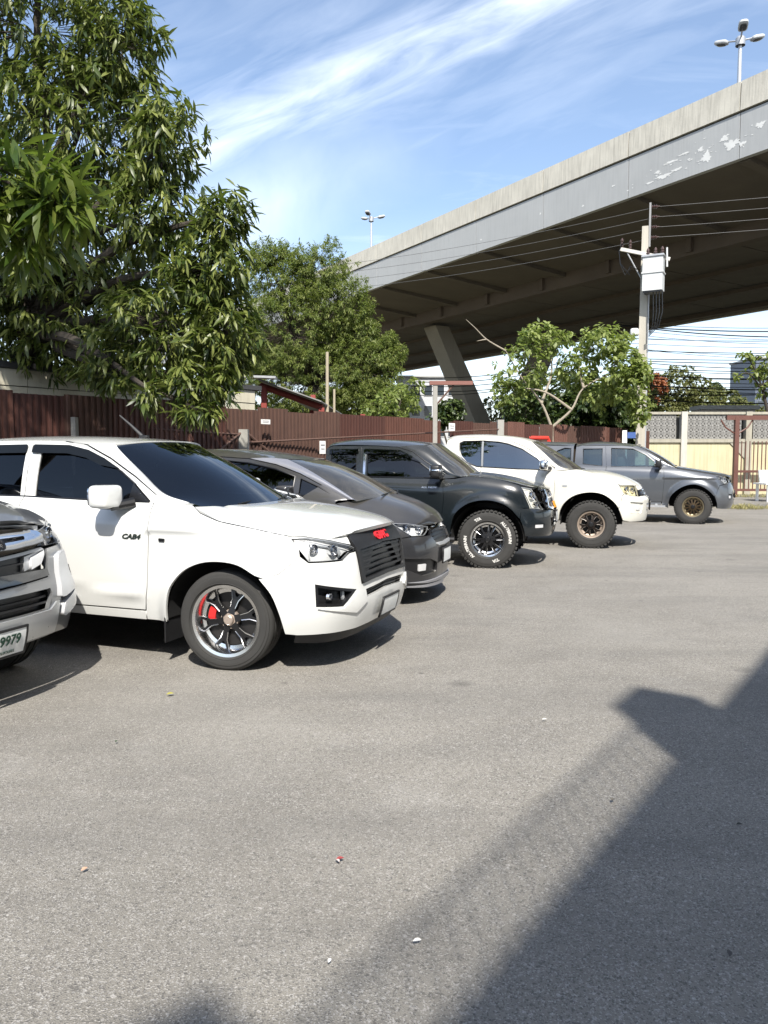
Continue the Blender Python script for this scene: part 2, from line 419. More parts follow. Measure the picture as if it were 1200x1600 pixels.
class Wall:
    """the wrapped lower body of a car: s runs round the plan outline from the nose (0) to the tail, z is height"""
    def __init__(w, outline, top, flare=(), zlow=.62, lowin=.06, topin=.09, topr=.2, front=None, fx=(.35, .8), extra=None):
        P = catmull(outline); d = np.r_[0, np.cumsum(np.linalg.norm(np.diff(P, axis=0), axis=1))]
        w.L = d[-1]; w.s = np.linspace(0, w.L, 900)
        w.x = np.interp(w.s, d, P[:, 0]); w.y = np.interp(w.s, d, P[:, 1])
        tx = np.gradient(w.x, w.s); ty = np.gradient(w.y, w.s)
        k = np.ones(9)/9
        tx = np.convolve(np.pad(tx, 4, 'edge'), k, 'valid'); ty = np.convolve(np.pad(ty, 4, 'edge'), k, 'valid')
        n = np.hypot(tx, ty); w.nx = ty/n; w.ny = -tx/n
        w.nx[0] = 1; w.ny[0] = 0
        T = catmull([(w.S(p), z) for p, z in top], 12); w.ts, w.tz = T[:, 0], T[:, 1]
        w.flare, w.zlow, w.lowin, w.topin, w.topr, w.fx, w.extra = flare, zlow, lowin, topin, topr, fx, extra
        F = catmull(front or [(.3, .04), (.45, 0), (.62, 0), (.8, .03), (1.0, .06)], 12); w.fz, w.fd = F[:, 0], F[:, 1]
    def S(w, p):
        """p: x on the flank, or ('y', y) on the nose"""
        if isinstance(p, tuple):
            i = int(np.argmax(w.y > p[1])) if p[1] > 0 else 0
            if i == 0: return 0.
            f = (p[1]-w.y[i-1])/(w.y[i]-w.y[i-1]); return w.s[i-1]+f*(w.s[i]-w.s[i-1])
        i = int(np.argmax(w.x < p)); f = (p-w.x[i-1])/(w.x[i]-w.x[i-1]); return w.s[i-1]+f*(w.s[i]-w.s[i-1])
    def zt(w, s): return np.interp(np.abs(s), w.ts, w.tz)
    def __call__(w, s, z, off=0.):
        s = np.asarray(s, float); z = np.asarray(z, float); a = np.abs(s)
        x = np.interp(a, w.s, w.x); y = np.interp(a, w.s, w.y); nx = np.interp(a, w.s, w.nx); ny = np.interp(a, w.s, w.ny)
        fw = sstep(w.fx[0], w.fx[1], x)
        t = np.clip((z-(w.zt(s)-w.topr))/w.topr, 0, 1.4)
        d = w.topin*t**2.3*(1-.5*fw)
        lo = np.clip((w.zlow-z)/.35, 0, 1.6); d = d+w.lowin*lo**2*(1-fw)
        d = d+fw*np.interp(z, w.fz, w.fd)
        for (cx, cz, R, amp, wd) in w.flare:
            r = np.hypot(x-cx, z-cz); q = np.clip(1-(r-R)/wd, 0, 1)
            d = d-amp*q*q*(3-2*q)*(1-.7*fw)
        if w.extra is not None: d = d-w.extra(x, z, fw)
        d = d-off
        return np.stack([x-nx*d, -np.sign(s)*(y-ny*d), z+0*x], -1)
# ------------------------------------------------------------------ setting: ground
def at(px, py, D):
    """world point of a photo position at a given distance, for laying the place out"""
    a = math.atan(88/1200); v = (800-py)/1200; Y = math.cos(a)+v*math.sin(a); Z = v*math.cos(a)-math.sin(a)
    return Vector(((px-600)/1200/Y*D, D, CAM_H+Z/Y*D))
def asphalt():
    m = bpy.data.materials.new('old_asphalt'); m.use_nodes = True; t = NT(m.node_tree); p = m.node_tree.nodes['Principled BSDF']
    oc = t.n('ShaderNodeTexCoord').outputs['Object']
    big = t.noise(oc, .35, 5, .6, .4); mid = t.noise(oc, 2.2, 6, .65); fine = t.noise(oc, 26, 5, .7)
    c = t.mix(t.math('MULTIPLY_ADD', big, 2.6, -.8, True), (.176, .163, .140), (.240, .223, .193))
    c = t.mix(t.math('MULTIPLY', t.math('MULTIPLY_ADD', mid, 3.2, -1.25, True), .4), c, (.285, .268, .234))
    c = t.mix(t.math('MULTIPLY', t.math('MULTIPLY_ADD', t.noise(t.map(oc, (.55, 1.6, 1)), 1.2, 6, .6), 3.4, -1.75, True), .55), c, (.120, .114, .105))
    st = t.n('ShaderNodeTexVoronoi', feature='F1', i_Scale=210.); t.l(oc, st.inputs['Vector'])
    cr = t.n('ShaderNodeSeparateColor'); t.l(st.outputs['Color'], cr.inputs[0])
    c = t.mix(t.math('MULTIPLY', t.math('GREATER_THAN', cr.outputs[0], .84), .62), c, (.085, .082, .078))
    c = t.mix(t.math('MULTIPLY', t.math('LESS_THAN', cr.outputs[1], .17), .5), c, (.42, .40, .375))
    st2 = t.n('ShaderNodeTexVoronoi', feature='F1', i_Scale=120.); t.l(oc, st2.inputs['Vector'])
    cr2 = t.n('ShaderNodeSeparateColor'); t.l(st2.outputs['Color'], cr2.inputs[0])
    c = t.mix(t.math('MULTIPLY', t.math('GREATER_THAN', cr2.outputs[0], .95), .5), c, (.060, .057, .054))
    c = t.mix(t.math('MULTIPLY', t.math('LESS_THAN', cr2.outputs[2], .02), .45), c, (.46, .44, .41))
    band = t.noise(t.map(oc, (.22, 1.1, 1), (0, 0, R(-28))), 1.0, 5, .6)
    c = t.mix(t.math('MULTIPLY', t.math('MULTIPLY_ADD', band, 4, -1.9, True), .42), c, (.115, .110, .102))
    pat = t.noise(t.map(oc, (1, 1, 1), loc=(11, 5, 0)), .55, 3, .45)
    c = t.mix(t.math('MULTIPLY', t.math('MULTIPLY_ADD', pat, 6, -3.5, True), .30), c, (.30, .285, .255))
    # oil drips and tyre grime
    sp = t.n('ShaderNodeTexVoronoi', feature='F1', i_Scale=.9); t.l(t.map(oc, (1, 1.2, 1), loc=(.3, .2, 0)), sp.inputs['Vector'])
    spots = t.math('MULTIPLY', t.math('MULTIPLY_ADD', sp.outputs['Distance'], -9., 1.0, True), t.math('MULTIPLY_ADD', mid, 4, -1.4, True))
    c = t.mix(t.math('MULTIPLY', spots, .75), c, (.055, .052, .048))
    sp3 = t.n('ShaderNodeTexVoronoi', feature='F1', i_Scale=2.3); t.l(t.map(oc, (1, 1.1, 1), loc=(.1, .7, 0)), sp3.inputs['Vector'])
    c3 = t.n('ShaderNodeSeparateColor'); t.l(sp3.outputs['Color'], c3.inputs[0])
    dr = t.math('MULTIPLY', t.math('MULTIPLY_ADD', t.math('ADD', sp3.outputs['Distance'], t.math('MULTIPLY', fine, .08)), -16., 1.9, True), t.math('GREATER_THAN', c3.outputs[0], .62))
    c = t.mix(t.math('MULTIPLY', dr, .75), c, (.06, .056, .052))
    c = t.mix(t.math('MULTIPLY', t.math('MULTIPLY_ADD', t.noise(t.map(oc, loc=(7, 3, 0)), .8, 7, .7), 5, -3.0, True), .34), c, (.36, .35, .33))
    c = t.mix(.35, c, t.mix(fine, (.17, .17, .17), (.83, .83, .83)), 'OVERLAY')
    t.l(c, p.inputs['Base Color']); p.inputs['Roughness'].default_value = .86; p.inputs['Specular IOR Level'].default_value = .3
    b = t.n('ShaderNodeBump', i_Strength=.30, i_Distance=.004)
    t.l(t.math('ADD', t.math('MULTIPLY', st.outputs['Distance'], 30), t.math('MULTIPLY', fine, 1.2)), b.inputs['Height']); t.l(b.outputs[0], p.inputs['Normal'])
    return m
def earth():
    m = bpy.data.materials.new('dry_earth'); m.use_nodes = True; t = NT(m.node_tree); p = m.node_tree.nodes['Principled BSDF']
    oc = t.n('ShaderNodeTexCoord').outputs['Object']
    c = t.mix(t.noise(oc, .2, 8, .65), (.10, .095, .05), (.19, .165, .11)); t.l(c, p.inputs['Base Color']); p.inputs['Roughness'].default_value = .95
    return m
def sheet(name, P, z, m, kind='structure'):
    return tag(link(name, mesh_from(name, [(x, y, z) for x, y in P], [tuple(range(len(P)))], m, smooth=False)), kind=kind)
sheet('ground', [(-1200, -600), (1200, -600), (1200, 2200), (-1200, 2200)], -.006, earth())
M_asph = asphalt()
FA, FB, FC, FD = Vector((-11.2, 3.67)), Vector((1.45, 19.9)), Vector((7.06, 25.7)), Vector((9.6, 28.0))
sheet('car_park_surface', [(-40, -45), (40, -45), (40, 31.2), (9.3, 31.2), (9.6, 28.1), (7.06, 25.8), (1.45, 20.0), (-11.2, 3.75), (-40, -30)], 0, M_asph)

# ------------------------------------------------------------------ red sheet fence
M_fence = mat('oxide_red_sheet', (.088, .034, .022), .62, var=.35, vscale=1.6, streaks=.55, bump=(9, .12, .01))
M_fence2 = mat('faded_red_sheet', (.125, .056, .040), .66, var=.35, vscale=1.8, streaks=.5, bump=(9, .12, .01))
M_post = mat('fence_post_steel', (.07, .03, .025), .6, var=.3)
def corr_mesh(wd, h, n=8, dp=.028):
    V = []; F = []; q = wd/n
    for k in range(n):
        for f, d in ((0, 0), (.30, 0), (.42, dp), (.80, dp), (.92, 0)): V.append(((k+f)*q, -d))
    V.append((wd, 0)); m = len(V)
    P = [(x, y, 0) for x, y in V]+[(x, y, h) for x, y in V]+[(x, y+.004, 0) for x, y in V]+[(x, y+.004, h) for x, y in V]
    for i in range(m-1): F += [(i, i+1, m+i+1, m+i), (2*m+i+1, 2*m+i, 3*m+i, 3*m+i+1), (m+i, m+i+1, 3*m+i+1, 3*m+i)]
    return P, F
def fence(name, label, A, B, h, hs=None, pitch=.8, seed=1):
    d = (B-A); L = d.length; n = max(1, int(round(L/pitch))); w = L/n; rz = math.atan2(d.y, d.x); rr = random.Random(seed)
    root = thing(name, label, 'fence', (A.x, A.y, 0), rz)
    M3 = mat('brown_rust_sheet', (.080, .040, .028), .75, var=.45, vscale=2.4, streaks=.6, bump=(7, .2, .015)); M4 = mat('dark_red_sheet', (.062, .022, .015), .6, var=.35, vscale=1.2, streaks=.5, bump=(9, .15, .01))
    ms = [mesh_from('fence_sheet', *corr_mesh(w+.016, h+dz), mm, smooth=False) for dz, mm in ((0, M_fence), (.035, M_fence2), (-.03, M_fence), (.01, M3), (-.015, M4), (.02, M_fence), (-.045, M3))]
    for k in range(n):
        link('fence_sheet', rr.choice(ms), root, (k*w-.008, (k % 2)*-.008+rr.uniform(-.003, .003), .04), (rr.uniform(-.008, .008), 0, rr.uniform(-.004, .004)))
    b = MB()
    pm = None
    for k in range(0, n+1, 3):
        if pm is None:
            q = MB(); q.box((0, .07, h/2), (.06, .06, h)); pm = q.build('fence_post', M_post, root, smooth=False); pm.location = (k*w, 0, 0)
        else: link('fence_post', pm.data, root, (k*w, 0, 0))
    for z in (.5, h-.4): r = MB(); r.box((L/2, .030, z), (L, .02, .05)); r.build('fence_rail', M_post, root, smooth=False)
    return root
fence('sheet_fence', 'long rust red ribbed sheet fence running behind the left and middle cars', FA, FB, 2.46, seed=3)
fence('sheet_fence', 'shorter stretch of rust red sheet fence behind the white pickup, lower towards the yellow wall', FB+Vector((.35, .1)), FD, 2.46, seed=5)

# paper notices on the fence and lone posts
def notice(x, y, D, w, h, label, col=(.72, .71, .68)):
    p = at(x, y, D); b = MB(); b.box((0, 0, 0), (w, .012, h)); o = b.build('notice_board', mat('notice_white', col, .6, var=.1), None, smooth=False); o.location = p; o.rotation_euler.z = R(48 if x < 690 else 42); tag(o, label, 'notice', 'white notices along the fence')
    q = MB(); q.box((0, -.008, h*.18), (w*.7, .004, h*.1)); q.box((0, -.008, -h*.12), (w*.6, .004, h*.08)); q.build('notice_print', mat('notice_print', (.25, .25, .26), .6), o, smooth=False)
notice(415, 659, 14.8, .22, .09, 'tiny white plate on the fence right of the hanging mango leaves')
notice(504, 699, 15.6, .16, .26, 'white notice low on the fence just left of the black pickup cab')
notice(706, 668, 19.7, .22, .22, 'square white notice on the fence left of the white pickup roof')
notice(749, 671, 21.2, .12, .20, 'narrow white notice on the fence above the white pickup roof')
notice(788, 675, 22.2, .09, .22, 'slim pale strip on the fence above the white pickup')
notice(842, 672, 23.6, .14, .10, 'small white label on the fence right of the grey post')
notice(881, 677, 25.0, .13, .09, 'small white label on the fence left of the dark bushes')
notice(912, 681, 25.9, .09, .22, 'pale strip at the far end of the red fence')

# ------------------------------------------------------------------ posts, rails, poles in front of the fence
M_conc = mat('weathered_concrete', (.30, .29, .26), .85, var=.25, vscale=3, bump=(22, .3, .01), streaks=.35)
M_rust = mat('rusty_pipe', (.10, .055, .04), .7, var=.4, vscale=6)
def post_frame():
    root = thing('post_and_rail', 'row of concrete posts with pipe rails and diagonal braces in front of the red fence', 'railing', (0, 0, 0))
    tops = [at(112, 652, 11.9), at(381, 671, 14.6), at(782, 656, 20.8)]
    for p in tops:
        b = MB(); b.box((p.x, p.y, p.z/2), (.17, .17, p.z)); b.build('concrete_post', M_conc, root, smooth=False)
    a, b_, c_ = tops; ext = a+(a-b_)*.8
    for P, Q, z in ((ext, a, -.06), (a, b_, -.10), (b_, c_, -.25)):
        for dz in (0, -.55):
            r = MB(); r.tube([P+Vector((0, 0, z+dz)), Q+Vector((0, 0, z+dz))], .022, 6); r.build('pipe_rail', M_rust, root)
    for p, o in ((b_, (b_-a).normalized()), (b_, (a-b_).normalized()), (a, (b_-a).normalized())):
        r = MB(); r.tube([p+Vector((0, 0, -.02)), Vector((p.x, p.y, p.z-.62))+Vector((o.x, o.y, 0))*.95], .028, 6); r.build('brace', M_rust, root)
    r = MB(); r.tube([a+Vector((0, 0, -.1))+(ext-a)*t+Vector((0, 0, -.32*math.sin(t*3.14))) for t in np.linspace(0, .8, 9)], .008, 5); r.build('slack_cable', M_steel, root)
post_frame()
def t_post():
    D = 17.6; p = at(680, 600, D); root = thing('sign_post', 'grey post with a rust red crossboard on top in front of the fence', 'post', (p.x, p.y, 0))
    b = MB(); b.box((0, 0, p.z/2), (.10, .10, p.z)); b.build('post', M_conc, root, smooth=False)
    b = MB(); b.box((.36, 0, p.z+.02), (.98, .14, .085)); b.build('crossboard', mat('crossboard_red', (.20, .085, .065), .6, var=.25), root, smooth=False)
    b = MB(); b.tube([(0, 0, p.z-.5), (.42, 0, p.z-.02)], .022, 6); b.build('brace', M_rust, root)
t_post()
for x, y0, D, r, lab in ((510, 550, 18.6, .045, 'tall thin pale pole rising behind the fence beside the red shed'), (521, 608, 18.9, .035, 'short thin pole right beside the tall pale pole')):
    p = at(x, y0, D); b = MB(); b.tube([(0, 0, 0), (.02, 0, p.z)], [r*1.15, r*.8], 8); o = b.build('pole', mat('bamboo_pole', (.36, .31, .22), .7, var=.2), None); o.location = (p.x, p.y, 0); tag(o, lab, 'pole')
def red_bar():
    p = at(833, 684, 22.6); root = thing('barrier', 'red horizontal bar on legs behind the white pickup roof', 'barrier', (p.x, p.y, 0), R(20)); m = mat('bright_red_paint', (.55, .045, .03), .4, var=.1)
    b = MB(); b.tube([(-.56, 0, p.z-.12), (-.52, 0, p.z), (.50, 0, p.z), (.56, 0, p.z-.16)], .055, 8); b.build('bar', m, root)
    for x in (-.5, .5): b = MB(); b.tube([(x, 0, 0), (x, 0, p.z-.04)], .03, 8); b.build('leg', m, root)
red_bar()

# ------------------------------------------------------------------ low buildings behind the fence
M_cream = mat('cream_boards', (.56, .52, .40), .75, var=.16, vscale=2, streaks=.35)
M_roof = mat('grey_roof_sheet', (.20, .20, .19), .7, var=.3)
def cream_building():
    A = Vector((-12.0, 4.6)); B = Vector((-2.72, 16.9)); d = B-A; L = d.length; rz = math.atan2(d.y, d.x)
    root = thing('low_building', 'low cream boarded building under the mango tree behind the red fence', 'building', (A.x, A.y, 0), rz)
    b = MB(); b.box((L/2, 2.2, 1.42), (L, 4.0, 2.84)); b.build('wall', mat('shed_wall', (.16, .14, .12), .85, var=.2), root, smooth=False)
    m1 = None
    for r, z in enumerate((2.30, 2.58, 2.86)):
        n = 6
        for k in range(n):
            w = L/n; b = MB(); b.box((k*w+w/2, .17-r*.012, z), (w-.012, .03, .265)); b.build('fascia_board', M_cream, root, smooth=False)
    b = MB(); b.box((L/2-.0, 2.4, 3.14), (L+.3, 4.5, .05), Matrix.Rotation(R(3), 3, 'X')); b.build('roof', M_roof, root, smooth=False)
    b = MB(); b.box((L/2, .12, 3.06), (L+.32, .06, .10)); b.build('roof_edge', mat('roof_edge_dark', (.05, .05, .05), .7), root, smooth=False)
cream_building()
def red_shed():
    root = thing('open_shed', 'small open shed with a sloping roof on red steel beams beside the cream building', 'shed', (0, 0, 0)); m = mat('red_steel_beam', (.24, .045, .035), .5, var=.15)
    D = 18.4; a = at(406, 602, D); c = at(504, 637, D); back = Vector((.9, 2.9, -.5))
    for o in (Vector((0, 0, 0)), back):
        b = MB(); b.tube([a+o, c+o], .075, 4); b.build('roof_beam', m, root, smooth=False)
        b = MB(); b.box((c.x+o.x-.02, c.y+o.y, c.z/2), (.13, .13, c.z)); b.build('post', m, root, smooth=False)
        b = MB(); b.box((a.x+o.x+.1, a.y+o.y, a.z/2), (.13, .13, a.z)); b.build('post', m, root, smooth=False)
    u = Vector((0, 0, .10)); V = [a+u-back*.08, c+u-back*.08+(c-a)*.04, c+u+back*1.1+(c-a)*.04, a+u+back*1.1]
    b = MB(); b.add([tuple(v) for v in V]+[tuple(v+Vector((0, 0, .03))) for v in V], [(0, 3, 2, 1), (4, 5, 6, 7), (0, 1, 5, 4), (1, 2, 6, 5), (2, 3, 7, 6), (3, 0, 4, 7)]); b.build('roof', M_roof, root, smooth=False)
    b = MB(); b.box(((a.x+c.x)/2+back.x, a.y+back.y+.1, 1.3), (2.2, .05, 2.6)); b.build('interior_shade_panel', mat('shed_interior_shade', (.03, .028, .026), .9), root, smooth=False)  # dark panel whose colour stands in for shade inside the open shed
    g = at(395, 589, 18.0); b = MB(); b.box((g.x, g.y, g.z), (1.1, .3, .05), Matrix.Rotation(R(2), 3, 'Y')); b.build('gutter', M_steel, root, smooth=False)
red_shed()

# ------------------------------------------------------------------ overpass
BD = Vector((-.529, .849, 0)).normalized(); BN = Vector((.849, .529, 0)).normalized(); BO = Vector((10.86, 22.58, 0))
BS = 1.45
def bp(u, v, z): return (BO+BD*u+BN*v+Vector((0, 0, z-CAM_H)))*BS+Vector((0, 0, CAM_H))
def overpass():
    root = thing('overpass', 'long grey concrete overpass with a wide shaded underside crossing the sky', 'bridge', (0, 0, 0))
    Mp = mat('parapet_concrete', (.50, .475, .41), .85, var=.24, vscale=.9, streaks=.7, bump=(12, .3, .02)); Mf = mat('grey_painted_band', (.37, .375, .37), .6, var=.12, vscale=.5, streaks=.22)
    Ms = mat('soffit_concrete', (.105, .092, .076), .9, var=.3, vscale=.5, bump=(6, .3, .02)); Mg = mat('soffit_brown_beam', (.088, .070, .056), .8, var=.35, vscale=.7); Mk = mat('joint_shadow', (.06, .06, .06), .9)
    def solid(name, m, prof, u0, u1):
        n = len(prof); V = [bp(u0, v, z) for v, z in prof]+[bp(u1, v, z) for v, z in prof]
        b = MB(); T = [tuple(t) for t in tess(prof)]
        b.add(V, T+[tuple(i+n for i in t) for t in T]+[(i, (i+1) % n, n+(i+1) % n, n+i) for i in range(n)]); return b.build(name, m, root, smooth=False)
    L = 4.1; u = .84-L*11
    while u < 60:
        g = .018
        solid('parapet_panel', Mp, [(0, 11.66), (.30, 11.66), (.22, 12.5), (.03, 12.5)], u+g, u+L-g)
        solid('fascia_panel', Mf, [(.05, 10.30), (.24, 10.30), (.24, 11.60), (.05, 11.60)], u+.012, u+L-.012)
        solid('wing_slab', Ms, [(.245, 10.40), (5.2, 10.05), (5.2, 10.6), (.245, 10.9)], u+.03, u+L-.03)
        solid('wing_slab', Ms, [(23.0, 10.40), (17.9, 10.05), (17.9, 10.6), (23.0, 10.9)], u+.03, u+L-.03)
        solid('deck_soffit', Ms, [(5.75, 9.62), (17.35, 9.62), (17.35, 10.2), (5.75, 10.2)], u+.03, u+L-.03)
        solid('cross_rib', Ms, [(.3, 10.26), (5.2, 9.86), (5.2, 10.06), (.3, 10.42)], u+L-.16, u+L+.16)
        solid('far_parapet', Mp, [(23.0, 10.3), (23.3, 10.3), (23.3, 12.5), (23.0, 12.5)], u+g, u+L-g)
        solid('web_stiffener', Mg, [(5.08, 9.5), (5.22, 9.5), (5.22, 10.05), (5.08, 10.05)], u+L*.3, u+L*.3+.22)
        u += L
    u0, u1 = .84-L*11, u
    solid('deck', Mk, [(.10, 11.60), (23.2, 11.60), (23.2, 11.75), (.10, 11.75)], u0, u1)
    solid('deck_core', Mk, [(.25, 10.92), (23.0, 10.92), (23.0, 11.60), (.25, 11.60)], u0, u1)
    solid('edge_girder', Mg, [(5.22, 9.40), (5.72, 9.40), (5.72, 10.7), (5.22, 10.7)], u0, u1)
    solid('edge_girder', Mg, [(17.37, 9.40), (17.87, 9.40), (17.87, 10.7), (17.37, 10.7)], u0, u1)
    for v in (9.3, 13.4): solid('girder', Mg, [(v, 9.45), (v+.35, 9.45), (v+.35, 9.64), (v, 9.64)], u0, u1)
    # raking legs of the pier
    for u in (25.4, -22.0):
        for sg in (1, -1):
            f = (lambda v: v) if sg > 0 else (lambda v: 23-v)
            prof = [(6.3, 9.42), (7.3, 9.42), (12.9, 0), (11.4, 0)]
            V = [bp(u+du, f(v), z) for du in (-.62, .62) for v, z in prof]
            b = MB(); b.add(V, [(0, 1, 2, 3), (4, 7, 6, 5), (0, 4, 5, 1), (1, 5, 6, 2), (2, 6, 7, 3), (3, 7, 4, 0)]); b.build('pier_leg', mat('pier_concrete', (.20, .185, .155), .85, var=.2, vscale=.7, streaks=.3), root, smooth=False)
        b = MB()
    # peeled patches in the grey paint
    rp = random.Random(4); Mw = mat('peeled_white', (.62, .62, .60), .8, var=.15, vscale=3)
    spots = [(1.10, 10.80, .62, .34), (1.35, 11.05, .35, .22), (.75, 10.70, .30, .16), (1.95, 10.70, .42, .40), (2.15, 11.0, .22, .18), (2.75, 11.06, .55, .07), (3.25, 10.96, .75, .09), (3.0, 10.66, .55, .10), (3.5, 10.60, .85, .16), (3.75, 10.80, .3, .10), (4.05, 10.55, .4, .08), (.2, 11.05, .38, .22), (-.5, 11.2, .5, .22)]
    for _ in range(46): spots.append((rp.gauss(2.0, 1.5), rp.gauss(10.86, .2), rp.uniform(.03, .16), rp.uniform(.02, .06)))
    for (u, z, w, h) in spots+[(9.2, 10.9, .12, .10), (12.8, 10.75, .14, .10), (7.0, 10.6, .12, .12), (5.6, 10.9, .2, .08)]:
        n = 40 if w > .2 else 9; P = []; ph = [rp.uniform(0, 6.28) for _ in range(4)]; z = min(max(z, 10.36+h/2), 11.55-h/2)
        for k in range(n):
            a = 2*math.pi*k/n; q = .72+.16*math.sin(3*a+ph[0])+.12*math.sin(7*a+ph[1])+.1*math.sin(12*a+ph[2])+rp.uniform(-.1, .1); P.append((u+math.cos(a)*w/2*q, z+math.sin(a)*h/2*q))
        b = MB(); b.prism(P, 0, .004, lambda uu, zz, hh: bp(uu, .05-.001-hh, zz)); b.build('peeled_patch', Mw, root, smooth=False)
    return root
overpass()
def lamp_post(x, ytop, D, label):
    h0 = CAM_H+(11.75-CAM_H)*BS; p = at(x, ytop, D*BS); root = thing('street_lamp', label, 'street lamp', (p.x, p.y, h0), R(32), 'three-headed lamps on the overpass'); H = (p.z-h0)/BS; root.scale = (BS, BS, BS)
    b = MB(); b.tube([(0, 0, 0), (0, 0, H)], [.13, .075], 12); b.build('pole', mat('lamp_pole_steel', (.5, .51, .52), .4, .5), root)
    b = MB(); b.lathe([(.20, H-.25), (.20, H+.05), (.14, H+.12), (.001, H+.12)], 16, 'z'); b.build('lamp_bracket', M_steel, root)
    for k in range(3):
        a = R(100+120*k); d = Vector((math.cos(a), math.sin(a), 0))
        b = MB(); b.tube([d*.15+Vector((0, 0, H)), d*.55+Vector((0, 0, H+.12))], .035, 6); b.build('lamp_arm', M_steel, root)
        b = MB(); b.sell(tuple(d*.82+Vector((0, 0, H+.17))), (.62, .40, .20), (.7, .6), (18, 10), Matrix.Rotation(a, 3, 'Z') @ Matrix.Rotation(R(-14), 3, 'Y')); hd = b.build('lamp_head', mat('lamp_head_grey', (.45, .46, .46), .4), root)
        b = MB(); b.sell(tuple(d*.84+Vector((0, 0, H+.09))), (.42, .3, .10), (.8, .7), (14, 8), Matrix.Rotation(a, 3, 'Z') @ Matrix.Rotation(R(-14), 3, 'Y')); b.build('lamp_glass', mat('lamp_glass_dark', (.06, .06, .06), .2), hd)
lamp_post(1157, 62, 34.4, 'nearer three-headed street lamp above the overpass at upper right')
lamp_post(580, 341, 62, 'far three-headed street lamp over the left end of the overpass')
